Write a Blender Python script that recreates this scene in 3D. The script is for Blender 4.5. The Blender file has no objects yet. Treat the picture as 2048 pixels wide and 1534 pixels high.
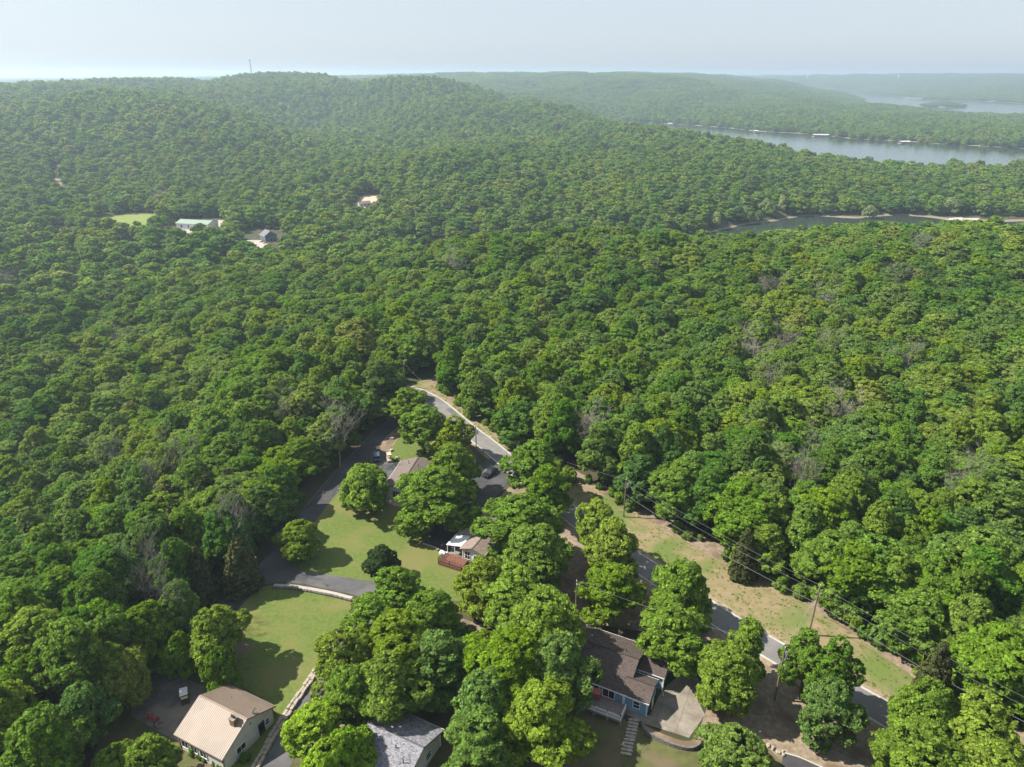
import bpy, bmesh, math, random
import numpy as np
from mathutils import Vector, Matrix
from mathutils.geometry import tessellate_polygon

random.seed(7)
rng0 = np.random.default_rng(11)
scn = bpy.context.scene
COL = scn.collection
R_ = math.radians

# ------------------------------------------------------------------ camera, sky, sun, exposure
CAMH = 88.0
PITCH = R_(23.5)
FPX = 1422.0                      # focal length in photograph pixels (2048 wide)
SC = CAMH / 80.0
cam_d = bpy.data.cameras.new('camera')
cam = bpy.data.objects.new('camera', cam_d)
COL.objects.link(cam)
cam.location = (0, 0, CAMH)
cam.rotation_euler = (math.pi / 2 - PITCH, 0, 0)
cam_d.sensor_width = 36.0
cam_d.lens = 36.0 * FPX / 2048.0
cam_d.clip_start = 0.5
cam_d.clip_end = 60000
scn.camera = cam

SUN_EL = R_(46)
SUN_AZ = R_(-84)                  # from +Y, clockwise positive: the sun stands to the left
sun_dir = Vector((math.sin(SUN_AZ) * math.cos(SUN_EL), math.cos(SUN_AZ) * math.cos(SUN_EL), math.sin(SUN_EL)))
w = bpy.data.worlds.new('World')
scn.world = w
w.use_nodes = True
nt = w.node_tree
bg = nt.nodes['Background']
sky = nt.nodes.new('ShaderNodeTexSky')
sky.sky_type = 'NISHITA'
sky.sun_disc = False
sky.sun_elevation = SUN_EL
sky.sun_rotation = SUN_AZ
sky.altitude = 300
sky.air_density = 1.0
sky.dust_density = 1.5
sky.ozone_density = 1.2
hs = nt.nodes.new('ShaderNodeHueSaturation')
hs.inputs['Saturation'].default_value = 0.5
nt.links.new(sky.outputs[0], hs.inputs['Color'])
wm = nt.nodes.new('ShaderNodeMix'); wm.data_type = 'RGBA'        # thin even veil over the blue
wm.inputs[0].default_value = 0.6
wm.inputs[7].default_value = (3.75, 4.4, 5.15, 1)
nt.links.new(hs.outputs[0], wm.inputs[6])
nt.links.new(wm.outputs[2], bg.inputs[0])
bg.inputs[1].default_value = 0.074
sl = bpy.data.lights.new('sun', 'SUN')
sl.energy = 5.0
sl.angle = R_(0.6)
sl.color = (1.0, 0.93, 0.82)
so = bpy.data.objects.new('sun', sl)
COL.objects.link(so)
so.rotation_euler = (-sun_dir).to_track_quat('-Z', 'Y').to_euler()

vs = scn.view_settings
vs.view_transform = 'Standard'
vs.look = 'None'
vs.exposure = 1.2
vs.gamma = 1.0
vs.use_curve_mapping = False
scn.render.engine = 'CYCLES'
cy = scn.cycles
cy.use_denoising = True
cy.max_bounces = 5
cy.diffuse_bounces = 3
cy.glossy_bounces = 2
cy.transmission_bounces = 3
cy.transparent_max_bounces = 4
cy.volume_bounces = 0
cy.caustics_reflective = False
cy.caustics_refractive = False
cy.use_adaptive_sampling = True
cy.adaptive_threshold = 0.02
scn.render.film_transparent = False

# ------------------------------------------------------------------ pixel -> place
SP, CP = math.sin(PITCH), math.cos(PITCH)
def ray(u, v):
    xc = (u - 1024) / FPX
    yc = (767 - v) / FPX
    return xc, CP + yc * SP, -SP + yc * CP
def P(u, v, h=0.0):
    d = ray(u, v)
    t = (h - CAMH) / d[2]
    return Vector((d[0] * t, d[1] * t, h))
def project(x, y, z):
    dz = z - CAMH
    dep = y * CP - dz * SP
    up = y * SP + dz * CP
    return 1024 + FPX * x / dep, 767 - FPX * up / dep, dep

# ------------------------------------------------------------------ terrain
WATER = -35.0 * SC
TREE = 13.0
ctrl = []
def cK(v):
    return SP - (767 - v) / FPX * CP
def add_ctrl(u, v, d, th=TREE):
    z = 80 - d * cK(v) - th
    ctrl.append(((u - 1024) / FPX * d, d * (CP + (767 - v) / FPX * SP), z))
def add_z(u, d, z):
    # depth d along the view axis, height z
    yc_dep = (z - 80 + d * SP) / CP       # = yc*d
    ctrl.append(((u - 1024) / FPX * d, d * CP + yc_dep * SP, z))
def shore(u, v, z=-35.0):
    add_z(u, (80 - z) / cK(v), z)
for a in [(-400,185,1100),(-300,180,1200),(0,172,1300),(120,165,1400),(230,162,1500),(400,160,1700),(580,152,1800),(700,154,1750),
          (850,155,1650),(930,170,1600),(1000,186,1500),(1100,208,1400),(1200,230,1300,19),(1250,240,1270,19),
          (200,182,1050),(330,195,1020),(420,216,1000),(495,236,960),(560,262,900),(620,255,1250),(720,250,1300),
          (0,260,800),(200,280,800),(400,300,780),(600,305,850),(800,292,950),(1000,280,1000),(1150,265,1080),
          (900,302,760),(1100,306,780),(1300,312,780),(1500,316,800),(1620,314,830,13),(1750,326,840,13),(1900,331,850,13),(2048,336,840,13),(2400,340,840),
          (1330,253,1150,19),(1400,263,1080,19),(1500,277,1000,16),(1580,292,950,16),(1620,303,920,16),
          (1300,215,2000),(1400,220,1950),(1500,225,1850),(1600,232,1750),(1700,240,1650),(1850,250,1500),(2048,257,1400),
          (1720,206,2600),(1810,212,2300),(1843,222,2000),(1906,226,1950),(1985,231,1900),(2048,231,1900),(2400,235,1900),
          (870,152,2800),(1000,150,2900),(1130,151,2900),(1260,150,2700),(1350,162,2600),(1400,176,2500),(1480,190,2400),
          (1290,149,4200),(1400,149,4200),(1480,156,4000),(1552,162,3800),(1606,172,3600),(1653,179,3500),(1691,189,3300),
          (1500,153,8000),(1650,156,5500),(1760,152,5500),(1900,153,5000),(2048,156,4600),(2400,156,4600),
          (380,157,6000),(0,160,6000),(800,152,6000),(-400,160,6000),
          (960,497,330,8),(1100,492,330,8),(1250,490,330,8),(1400,490,330,12),(1500,480,335,14),(1600,466,345,16),(1700,456,350,16),(1800,443,355,16),(2048,437,360,15),(2400,430,360,15),
          (100,560,350),(300,560,350),(500,560,330),(100,700,250),(300,700,240),(500,700,230),(600,800,185),(100,1000,155),(300,1000,148),
          (450,1000,140),(0,1200,125),(200,1200,115),(100,1400,95),(300,1200,108),(-300,1200,130),(-300,800,220),
          (700,600,260),(950,600,260),(1200,650,230),(1500,600,250),(1800,600,235),(1800,900,140),(1500,800,165),(2000,1100,108),(2300,800,170),
          (700,720,205),(1000,700,215),(1000,540,290),(800,530,330)]:
    add_ctrl(*a)
for a in [(1230,238),(1320,247),(1400,252),(1500,262),(1560,265),(1640,270),(1700,278),(1800,283),(1900,290),(2048,298),(2400,312),
          (1700,186),(1805,194),(1849,199),(1938,202),(2048,207),(2400,212),
          (840,480),(900,488),(980,491),(1100,493),(1250,491),(1330,490),(1400,476),(1463,457),(1558,443),(1602,433),(1716,439),(1906,443),(2100,446),(2400,450)]:
    shore(*a)
for u, d in [(1330,1320),(1400,1200),(1500,1120),(1620,1020),(1750,930),(1900,930),(2048,930),(2400,930),
             (1715,3120),(1850,2250),(1906,2150),(2048,2080),(2400,2080),
             (840,495),(960,490),(1100,490),(1250,490),(1400,490),(1558,520),(1700,530),(1850,550),(2048,560),(2400,560)]:
    add_z(u, d, -35)
for u, d in [(1320,1560),(1400,1400),(1500,1280),(1620,1180),(1750,1080),(1900,1050),(2048,1040),(2400,1030),
             (1760,3400),(1850,2900),(1950,2650),(2048,2550),(2400,2400),(1740,3900)]:
    add_z(u, d, -54)
for u, d in [(870,512),(960,516),(1100,512),(1250,514),(1400,518),(1500,545),(1600,575),(1750,580),(1900,582),(2100,580),(2400,575)]:
    add_z(u, d, -52)
for u, v, z in [(230,455,-25),(280,440,-24),(395,450,-25),(535,480,-25),(115,470,-23),(725,408,-24),(110,350,-14)]:
    shore(u, v, z)
for u, d, z in [(1024,12000,55),(300,12000,55),(1800,12000,55),(-400,12000,55),(2400,12000,55),(500,2600,25),(100,2600,25),(900,2200,20),
                (1024,60,0),(600,60,-1),(1500,60,0),(200,60,-6),(1900,60,0),(740,520,-30),(700,470,-27)]:
    add_z(u, d, z)
CT = np.array(ctrl)
def polar(x, y):
    return 1.6 * np.log(np.hypot(x, y) + 1e-6), np.arctan2(x, y) * 2.6
ca, cb = polar(CT[:, 0], CT[:, 1])
def kern(a, b):
    return np.sqrt((a[:, None] - ca[None, :]) ** 2 + (b[:, None] - cb[None, :]) ** 2 + 0.0025)
n = len(CT)
A = np.zeros((n + 3, n + 3))
A[:n, :n] = kern(ca, cb) - np.eye(n) * 0.012
A[:n, n] = 1; A[:n, n + 1] = ca; A[:n, n + 2] = cb
A[n, :n] = 1; A[n + 1, :n] = ca; A[n + 2, :n] = cb
sol = np.linalg.solve(A, np.concatenate([CT[:, 2], [0, 0, 0]]))

FLATPX = [(780,745),(700,830),(600,980),(540,1080),(430,1200),(250,1330),(150,1450),(150,1700),(2300,1750),(2250,1600),(1990,1440),(1770,1290),
          (1530,1150),(1330,1040),(1130,940),(990,840),(880,735)]
FLAT = np.array([P(*q)[:2] for q in FLATPX])
def inside(px, py, poly):
    c = np.zeros(px.shape, bool)
    m = len(poly)
    j = m - 1
    for i in range(m):
        xi, yi = poly[i]; xj, yj = poly[j]
        cond = ((yi > py) != (yj > py))
        with np.errstate(divide='ignore', invalid='ignore'):
            xx = (xj - xi) * (py - yi) / (yj - yi + 1e-12) + xi
        c ^= cond & (px < xx)
        j = i
    return c
def dist_poly(px, py, poly, closed=True):
    d = np.full(px.shape, 1e9)
    m = len(poly)
    for i in range(m if closed else m - 1):
        ax, ay = poly[i]; bx_, by_ = poly[(i + 1) % m]
        dx, dy = bx_ - ax, by_ - ay
        t = np.clip(((px - ax) * dx + (py - ay) * dy) / (dx * dx + dy * dy + 1e-9), 0, 1)
        d = np.minimum(d, np.hypot(px - ax - t * dx, py - ay - t * dy))
    return d
def fbm(x, y):
    wx_ = x + 60 * np.sin(y * .006); wy_ = y + 60 * np.sin(x * .005 + 1)
    g = 1 - np.abs(np.sin(wx_ * .0085 + .6 * np.sin(wy_ * .004)))
    return (np.sin(x * .031 + 1.3) * np.cos(y * .027 + .4) * 1.6 + np.sin(wx_ * .011 - wy_ * .013 + 2.) * 3.5
            + np.sin(wx_ * .0049 + wy_ * .0061) * 4.0 - 13 * g ** 2 + 4)
def height(x, y):
    x = np.asarray(x, float); y = np.asarray(y, float)
    sh = x.shape
    x = x.ravel() ; y = y.ravel()
    out = np.empty(x.shape)
    for s in range(0, len(x), 20000):
        xs = x[s:s + 20000] / SC; ys = y[s:s + 20000] / SC
        a, b = polar(xs, ys)
        a = np.clip(a, 1.6 * math.log(40), None)
        b = np.clip(b, -2.6 * 1.15, 2.6 * 1.15)
        h = (kern(a, b) @ sol[:n] + sol[n] + sol[n + 1] * a + sol[n + 2] * b) * SC
        r = np.hypot(xs, ys)
        h = h + fbm(xs, ys) * np.clip((r - 450) / 900, 0, 1.1) * np.clip((h - WATER) / 25, 0, 1)
        px, py = x[s:s + 20000], y[s:s + 20000]
        near = (r < 320)
        if near.any():
            d = np.where(inside(px, py, FLAT), 0, dist_poly(px, py, FLAT))
            t = np.clip((d - 9) / 60, 0, 1); t = t * t * (3 - 2 * t)
            h = np.where(near, h * t, h)
        out[s:s + 20000] = h
    return out.reshape(sh)
def hz(x, y):
    return float(height(np.array([x]), np.array([y]))[0])
def G(u, v, off=0.0, tmin=60.0):
    """first point where the ray through a pixel meets terrain + off"""
    d = ray(u, v)
    t = np.exp(np.linspace(math.log(tmin), math.log(14000), 1500))
    h = height(d[0] * t, d[1] * t) + off
    rz = CAMH + d[2] * t
    k = np.argmax(rz <= h)
    if rz[k] > h[k]:
        k = len(t) - 1
    a, b = t[max(k - 1, 0)], t[k]
    fa = rz[max(k - 1, 0)] - h[max(k - 1, 0)]; fb = rz[k] - h[k]
    tt = a + (b - a) * (fa / (fa - fb + 1e-9)) if k > 0 else b
    return Vector((d[0] * tt, d[1] * tt, CAMH + d[2] * tt - off))

# ------------------------------------------------------------------ materials
MATS = {}
def new_mat(name):
    m = bpy.data.materials.new(name)
    m.use_nodes = True
    MATS[name] = m
    return m, m.node_tree, m.node_tree.nodes['Principled BSDF']
def nod(nt, t, **kw):
    x = nt.nodes.new(t)
    for k, v in kw.items():
        if k.startswith('i_'):
            x.inputs[k[2:].replace('_', ' ')].default_value = v
        else:
            setattr(x, k, v)
    return x
def ramp(nt, fac, stops):
    r = nt.nodes.new('ShaderNodeValToRGB')
    e = r.color_ramp.elements
    while len(e) < len(stops):
        e.new(0.5)
    for el, (p, c) in zip(e, stops):
        el.position = p
        el.color = (*c, 1)
    nt.links.new(fac, r.inputs[0])
    return r.outputs[0]
def surf(name, c1, c2, scale=3.0, rough=0.85, bump=0.0, bscale=None, detail=6, c3=None, scale2=None, mid=0.5, spec=0.3, metallic=0.0, coords='obj'):
    """two or three tones mixed by noise, with fine relief"""
    m, nt, b = new_mat(name)
    co = nod(nt, 'ShaderNodeTexCoord')
    src = co.outputs['Object']
    if coords == 'world':
        src = nod(nt, 'ShaderNodeNewGeometry').outputs['Position']
    n1 = nod(nt, 'ShaderNodeTexNoise'); n1.inputs['Scale'].default_value = scale; n1.inputs['Detail'].default_value = 9; n1.inputs['Roughness'].default_value = .68
    nt.links.new(src, n1.inputs['Vector'])
    col = ramp(nt, n1.outputs[0], [(max(mid - .16, 0), c1), (min(mid + .16, 1), c2)])
    if c3 is not None:
        n2 = nod(nt, 'ShaderNodeTexNoise'); n2.inputs['Scale'].default_value = scale2 or scale * .2; n2.inputs['Detail'].default_value = 4
        nt.links.new(src, n2.inputs['Vector'])
        mx = nod(nt, 'ShaderNodeMix', data_type='RGBA')
        f = ramp(nt, n2.outputs[0], [(.48, (0, 0, 0)), (.62, (1, 1, 1))])
        nt.links.new(f, mx.inputs[0]); nt.links.new(col, mx.inputs[6]); mx.inputs[7].default_value = (*c3, 1)
        col = mx.outputs[2]
    nt.links.new(col, b.inputs['Base Color'])
    b.inputs['Roughness'].default_value = rough
    b.inputs['Specular IOR Level'].default_value = spec
    b.inputs['Metallic'].default_value = metallic
    if bump:
        n3 = nod(nt, 'ShaderNodeTexNoise'); n3.inputs['Scale'].default_value = bscale or scale * 4; n3.inputs['Detail'].default_value = 5
        nt.links.new(src, n3.inputs['Vector'])
        bp = nod(nt, 'ShaderNodeBump'); bp.inputs['Strength'].default_value = 1.0; bp.inputs['Distance'].default_value = bump
        nt.links.new(n3.outputs[0], bp.inputs['Height'])
        nt.links.new(bp.outputs[0], b.inputs['Normal'])
    return m
def plain(name, c, rough=0.5, metallic=0.0, spec=0.5):
    return surf(name, tuple(x * .93 for x in c), tuple(min(x * 1.07, 1) for x in c), 5, rough, 0, metallic=metallic, spec=spec)
def shingle(name, ca_, cb_, cc_, sx=.33, sy=.16):
    """asphalt shingles: rows of tabs of uneven tone with a small lap relief"""
    m, nt, b = new_mat(name)
    uv = nod(nt, 'ShaderNodeUVMap')
    br = nod(nt, 'ShaderNodeTexBrick')
    br.inputs['Scale'].default_value = 1.0
    br.inputs['Brick Width'].default_value = sx; br.inputs['Row Height'].default_value = sy
    br.inputs['Mortar Size'].default_value = .012
    br.inputs['Color1'].default_value = (*ca_, 1); br.inputs['Color2'].default_value = (*cb_, 1)
    br.inputs['Mortar'].default_value = (*[x * .45 for x in ca_], 1)
    nt.links.new(uv.outputs[0], br.inputs['Vector'])
    n1 = nod(nt, 'ShaderNodeTexNoise'); n1.inputs['Scale'].default_value = 1.3; n1.inputs['Detail'].default_value = 8
    nt.links.new(uv.outputs[0], n1.inputs['Vector'])
    f = ramp(nt, n1.outputs[0], [(.42, (0, 0, 0)), (.68, (.8, .8, .8))])
    mx = nod(nt, 'ShaderNodeMix', data_type='RGBA')
    nt.links.new(f, mx.inputs[0]); nt.links.new(br.outputs[0], mx.inputs[6]); mx.inputs[7].default_value = (*cc_, 1)
    nt.links.new(mx.outputs[2], b.inputs['Base Color'])
    b.inputs['Roughness'].default_value = .95; b.inputs['Specular IOR Level'].default_value = .15
    bp = nod(nt, 'ShaderNodeBump'); bp.inputs['Distance'].default_value = .015
    nt.links.new(br.outputs[1], bp.inputs['Height']); bp.invert = True
    nt.links.new(bp.outputs[0], b.inputs['Normal'])
    return m
def siding(name, c, pitch=.18):
    m, nt, b = new_mat(name)
    co = nod(nt, 'ShaderNodeTexCoord')
    sp = nod(nt, 'ShaderNodeSeparateXYZ'); nt.links.new(co.outputs['Object'], sp.inputs[0])
    fr = nod(nt, 'ShaderNodeMath', operation='MULTIPLY'); fr.inputs[1].default_value = 1 / pitch
    nt.links.new(sp.outputs[2], fr.inputs[0])
    f2 = nod(nt, 'ShaderNodeMath', operation='FRACT'); nt.links.new(fr.outputs[0], f2.inputs[0])
    bp = nod(nt, 'ShaderNodeBump'); bp.inputs['Distance'].default_value = .02; bp.invert = True
    nt.links.new(f2.outputs[0], bp.inputs['Height']); nt.links.new(bp.outputs[0], b.inputs['Normal'])
    n1 = nod(nt, 'ShaderNodeTexNoise'); n1.inputs['Scale'].default_value = 1.1; n1.inputs['Detail'].default_value = 6
    nt.links.new(co.outputs['Object'], n1.inputs['Vector'])
    nt.links.new(ramp(nt, n1.outputs[0], [(.3, tuple(x * .85 for x in c)), (.7, tuple(min(1, x * 1.06) for x in c))]), b.inputs['Base Color'])
    b.inputs['Roughness'].default_value = .6
    return m
def leaf(name, stops, translucency=.32, loc_noise=True):
    m, nt, b = new_mat(name)
    nt.nodes.remove(b)
    out = nt.nodes['Material Output']
    oi = nod(nt, 'ShaderNodeObjectInfo')
    fac = oi.outputs['Random']
    if loc_noise:
        n1 = nod(nt, 'ShaderNodeTexNoise'); n1.inputs['Scale'].default_value = .013; n1.inputs['Detail'].default_value = 2
        nt.links.new(oi.outputs['Location'], n1.inputs['Vector'])
        ad = nod(nt, 'ShaderNodeMath', operation='MULTIPLY_ADD'); ad.inputs[1].default_value = .62
        m2 = nod(nt, 'ShaderNodeMath', operation='MULTIPLY_ADD'); m2.inputs[1].default_value = 1.1; m2.inputs[2].default_value = -.36
        nt.links.new(n1.outputs[0], m2.inputs[0])
        nt.links.new(fac, ad.inputs[0]); nt.links.new(m2.outputs[0], ad.inputs[2])
        fac = ad.outputs[0]
    col = ramp(nt, fac, stops)
    hx = nod(nt, 'ShaderNodeMath', operation='MULTIPLY'); hx.inputs[1].default_value = 17.31
    nt.links.new(oi.outputs['Random'], hx.inputs[0])
    hf = nod(nt, 'ShaderNodeMath', operation='FRACT'); nt.links.new(hx.outputs[0], hf.inputs[0])
    hr_ = nod(nt, 'ShaderNodeMapRange'); hr_.inputs[3].default_value = .487; hr_.inputs[4].default_value = .516
    nt.links.new(hf.outputs[0], hr_.inputs[0])
    hsv = nod(nt, 'ShaderNodeHueSaturation'); nt.links.new(hr_.outputs[0], hsv.inputs['Hue']); nt.links.new(col, hsv.inputs['Color'])
    sx = nod(nt, 'ShaderNodeMath', operation='MULTIPLY'); sx.inputs[1].default_value = 41.7
    nt.links.new(oi.outputs['Random'], sx.inputs[0])
    sf = nod(nt, 'ShaderNodeMath', operation='FRACT'); nt.links.new(sx.outputs[0], sf.inputs[0])
    sr = nod(nt, 'ShaderNodeMapRange'); sr.inputs[3].default_value = .92; sr.inputs[4].default_value = 1.12
    nt.links.new(sf.outputs[0], sr.inputs[0]); nt.links.new(sr.outputs[0], hsv.inputs['Saturation'])
    if loc_noise:
        col = hsv.outputs[0]
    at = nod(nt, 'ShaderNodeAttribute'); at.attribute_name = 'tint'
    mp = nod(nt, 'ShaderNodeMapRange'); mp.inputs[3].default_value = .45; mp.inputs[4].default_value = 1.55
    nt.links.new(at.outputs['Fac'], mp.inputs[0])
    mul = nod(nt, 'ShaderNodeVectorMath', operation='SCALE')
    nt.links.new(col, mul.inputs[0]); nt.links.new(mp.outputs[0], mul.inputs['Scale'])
    d = nod(nt, 'ShaderNodeBsdfDiffuse'); t = nod(nt, 'ShaderNodeBsdfTranslucent')
    nt.links.new(mul.outputs[0], d.inputs[0])
    yl = nod(nt, 'ShaderNodeVectorMath', operation='MULTIPLY'); yl.inputs[1].default_value = (1.2, 1.15, .6)
    nt.links.new(mul.outputs[0], yl.inputs[0]); nt.links.new(yl.outputs[0], t.inputs[0])
    mx = nod(nt, 'ShaderNodeMixShader'); mx.inputs[0].default_value = translucency
    nt.links.new(d.outputs[0], mx.inputs[1]); nt.links.new(t.outputs[0], mx.inputs[2])
    nt.links.new(mx.outputs[0], out.inputs[0])
    return m
M_leaf = leaf('leaves', [(0, (.072, .140, .032)), (.25, (.102, .185, .033)), (.5, (.135, .220, .036)), (.75, (.172, .248, .040)), (1, (.215, .252, .054))], .44)
M_leaf_bright = leaf('leaves_bright', [(0, (.130, .225, .030)), (.5, (.155, .245, .033)), (1, (.19, .26, .038))], .45, False)
M_leaf_lime = leaf('leaves_lime', [(0, (.20, .335, .030)), (1, (.24, .36, .035))], .5, False)
M_leaf_pale = leaf('leaves_pale', [(0, (.20, .27, .085)), (1, (.28, .34, .12))], .35, False)
M_leaf_dark = leaf('leaves_dark', [(0, (.040, .070, .022)), (1, (.055, .088, .026))], .25, False)
M_cedar = leaf('cedar_needles', [(0, (.048, .060, .022)), (1, (.075, .082, .030))], .12, False)
M_bark = surf('bark', (.05, .037, .027), (.12, .095, .072), 6, .95, .02)
M_bare = surf('bare_bark', (.12, .105, .092), (.24, .215, .195), 4, .95, .01)
M_floor = surf('forest_floor', (.030, .032, .014), (.075, .058, .033), .22, .95, .05, 3, c3=(.03, .05, .015), scale2=.05, coords='world')
_nt = M_floor.node_tree; _b = _nt.nodes['Principled BSDF']            # bare bank just above the water
_old = _b.inputs['Base Color'].links[0].from_socket
_sp = nod(_nt, 'ShaderNodeSeparateXYZ'); _nt.links.new(nod(_nt, 'ShaderNodeNewGeometry').outputs['Position'], _sp.inputs[0])
_mr = nod(_nt, 'ShaderNodeMapRange'); _mr.inputs[1].default_value = WATER + 1.1; _mr.inputs[2].default_value = WATER + .7
_nt.links.new(_sp.outputs[2], _mr.inputs[0])
_mx = nod(_nt, 'ShaderNodeMix', data_type='RGBA'); _mx.inputs[7].default_value = (.20, .165, .115, 1)
_nt.links.new(_mr.outputs[0], _mx.inputs[0]); _nt.links.new(_old, _mx.inputs[6]); _nt.links.new(_mx.outputs[2], _b.inputs['Base Color'])
M_lawn = surf('lawn_grass', (.056, .092, .015), (.112, .140, .028), 1.4, .95, .02, 7, c3=(.125, .125, .038), scale2=.085, coords='world')
M_verge = surf('verge_grass', (.225, .165, .105), (.125, .130, .045), .5, .95, .05, 6, c3=(.095, .130, .030), scale2=.11, coords='world', mid=.53)
M_litter = surf('leaf_litter', (.125, .095, .066), (.27, .215, .155), 1.1, .97, .05, 9, c3=(.12, .085, .055), scale2=.2, coords='world')
M_sand = surf('bare_bank', (.33, .25, .17), (.46, .37, .27), .5, .95, .05, 5, coords='world')
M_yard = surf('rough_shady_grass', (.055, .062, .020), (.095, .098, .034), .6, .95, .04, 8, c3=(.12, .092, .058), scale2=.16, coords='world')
M_road = surf('road_asphalt', (.135, .130, .127), (.175, .170, .164), .7, .9, .006, 40, c3=(.125, .121, .118), scale2=.12, coords='world')
M_drive = surf('driveway_asphalt', (.060, .060, .064), (.085, .084, .086), .8, .85, .006, 40, c3=(.105, .103, .103), scale2=.1, coords='world')
M_lot = surf('fresh_asphalt', (.034, .034, .038), (.052, .051, .054), .8, .85, .006, 40, c3=(.066, .064, .066), scale2=.15, coords='world')
M_conc = surf('concrete', (.165, .145, .118), (.235, .21, .175), .9, .9, .004, 20, c3=(.14, .122, .098), scale2=.3, coords='world')
M_shoulder = surf('road_shoulder_soil', (.17, .125, .085), (.29, .225, .155), .9, .95, .03, 8, c3=(.10, .115, .035), scale2=.3, coords='world')
M_patch = surf('asphalt_patch', (.085, .083, .083), (.115, .112, .110), 1.2, .9, .006, 30, coords='world')
M_pave = surf('worn_pavement', (.095, .085, .080), (.150, .135, .125), .5, .95, .006, 20, c3=(.18, .16, .135), scale2=.25, coords='world')
M_kerb = surf('kerb_concrete', (.29, .275, .25), (.40, .38, .35), 1.5, .9, .004, 20, coords='world')
M_gravel = surf('white_gravel', (.22, .20, .18), (.42, .39, .355), 6, .95, .05, 9, coords='world')
M_stone = surf('stone', (.20, .17, .14), (.42, .37, .31), 2.5, .95, .03, 7)
M_rock = surf('dark_rock', (.07, .065, .062), (.17, .16, .15), 2.5, .95, .03, 7)
M_wood = surf('weathered_boards', (.17, .13, .125), (.29, .235, .22), 2.2, .9, .003, 20)
M_redwood = surf('red_stain_boards', (.115, .045, .032), (.175, .075, .055), 2.2, .85, .003, 20)
M_pole = surf('pole_wood', (.095, .070, .052), (.19, .145, .11), 3, .95, .008, 12)
M_white = plain('white_paint', (.66, .66, .65), .45)
M_cream = siding('cream_siding', (.52, .515, .48), .22)
M_paleblue = siding('pale_grey_siding', (.55, .60, .63))
M_blue = siding('blue_siding', (.135, .255, .36))
M_deepblue = siding('deep_blue_siding', (.055, .095, .135))
M_tanmetal = surf('tan_metal_roof', (.205, .155, .118), (.24, .183, .14), .6, .55, 0, c3=(.188, .143, .11), scale2=.25, spec=.5)
M_greenmetal = plain('green_metal_roof', (.20, .265, .205), .5)
M_whitemetal = plain('white_metal', (.64, .64, .65), .4)
M_shbrown = shingle('brown_shingles', (.150, .122, .105), (.185, .150, .130), (.125, .102, .092))
M_shtan = shingle('tan_shingles', (.235, .185, .158), (.185, .145, .126), (.265, .21, .178))
M_shdark = shingle('dark_brown_shingles', (.058, .045, .041), (.115, .092, .082), (.085, .068, .060))
M_shgrey = shingle('grey_blue_shingles', (.10, .105, .125), (.33, .32, .34), (.20, .20, .225))
M_glass, _nt, _b = new_mat('window_glass')
_b.inputs['Base Color'].default_value = (.018, .022, .028, 1); _b.inputs['Roughness'].default_value = .06
M_dark = plain('dark_metal', (.022, .022, .025), .5)
M_grey = plain('grey_metal', (.30, .31, .32), .45, .3)
M_slate = plain('slate_grey_roof', (.115, .12, .135), .85)
M_tyre = plain('tyre_rubber', (.018, .018, .018), .85)
M_chrome = plain('chrome', (.6, .6, .62), .25, .9)
M_carblue = plain('car_blue_grey', (.075, .115, .175), .28, .5)
M_carblack = plain('car_black', (.010, .011, .013), .2, .2)
M_tan = plain('tan_plastic', (.56, .46, .32), .55)
M_red = plain('red_paint', (.36, .02, .022), .45)
M_brick = surf('brick', (.16, .09, .065), (.24, .145, .105), 5, .92, .01)
M_redcloth = plain('faded_red_cushion', (.27, .075, .07), .85)
M_binblue = plain('blue_bin', (.018, .04, .16), .5)
M_lamp = plain('red_lamp_glass', (.35, .02, .02), .2)
M_head = plain('headlamp_glass', (.6, .62, .64), .1)
# water: dark, clear, rippled
M_water, _nt, _b = new_mat('lake_water')
_b.inputs['Base Color'].default_value = (.028, .042, .030, 1); _b.inputs['Roughness'].default_value = .09
_b.inputs['IOR'].default_value = 1.333
_g = nod(_nt, 'ShaderNodeNewGeometry'); _n = nod(_nt, 'ShaderNodeTexNoise'); _n.inputs['Scale'].default_value = .35; _n.inputs['Detail'].default_value = 3
_nt.links.new(_g.outputs['Position'], _n.inputs['Vector'])
_bp = nod(_nt, 'ShaderNodeBump'); _bp.inputs['Distance'].default_value = .10
_nt.links.new(_n.outputs[0], _bp.inputs['Height']); _nt.links.new(_bp.outputs[0], _b.inputs['Normal'])

# ------------------------------------------------------------------ object helpers
def tag(o, label=None, cat=None, group=None, kind=None):
    if label: o['label'] = label
    if cat: o['category'] = cat
    if group: o['group'] = group
    if kind: o['kind'] = kind
    return o
def empty(name, loc=(0, 0, 0), rz=0.0):
    o = bpy.data.objects.new(name, None)
    o.empty_display_size = .2
    COL.objects.link(o)
    o.location = loc
    o.rotation_euler = (0, 0, rz)
    return o
def link(name, me, parent=None):
    o = bpy.data.objects.new(name, me)
    COL.objects.link(o)
    if parent is not None:
        o.parent = parent
    return o
def np_mesh(name, verts, faces, mats, tint=None, midx=None, smooth=False):
    me = bpy.data.meshes.new(name)
    verts = np.asarray(verts, np.float32)
    k = faces.shape[1]
    me.vertices.add(len(verts)); me.vertices.foreach_set('co', verts.ravel())
    me.loops.add(faces.size); me.loops.foreach_set('vertex_index', faces.astype(np.int32).ravel())
    me.polygons.add(len(faces)); me.polygons.foreach_set('loop_start', np.arange(0, faces.size, k, dtype=np.int32))
    for m in mats:
        me.materials.append(m)
    if midx is not None:
        me.polygons.foreach_set('material_index', np.asarray(midx, np.int32))
    me.polygons.foreach_set('use_smooth', np.full(len(faces), smooth))
    if tint is not None:
        a = me.attributes.new('tint', 'FLOAT', 'FACE')
        a.data.foreach_set('value', np.asarray(tint, np.float32))
    me.update(calc_edges=True)
    return me
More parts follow.
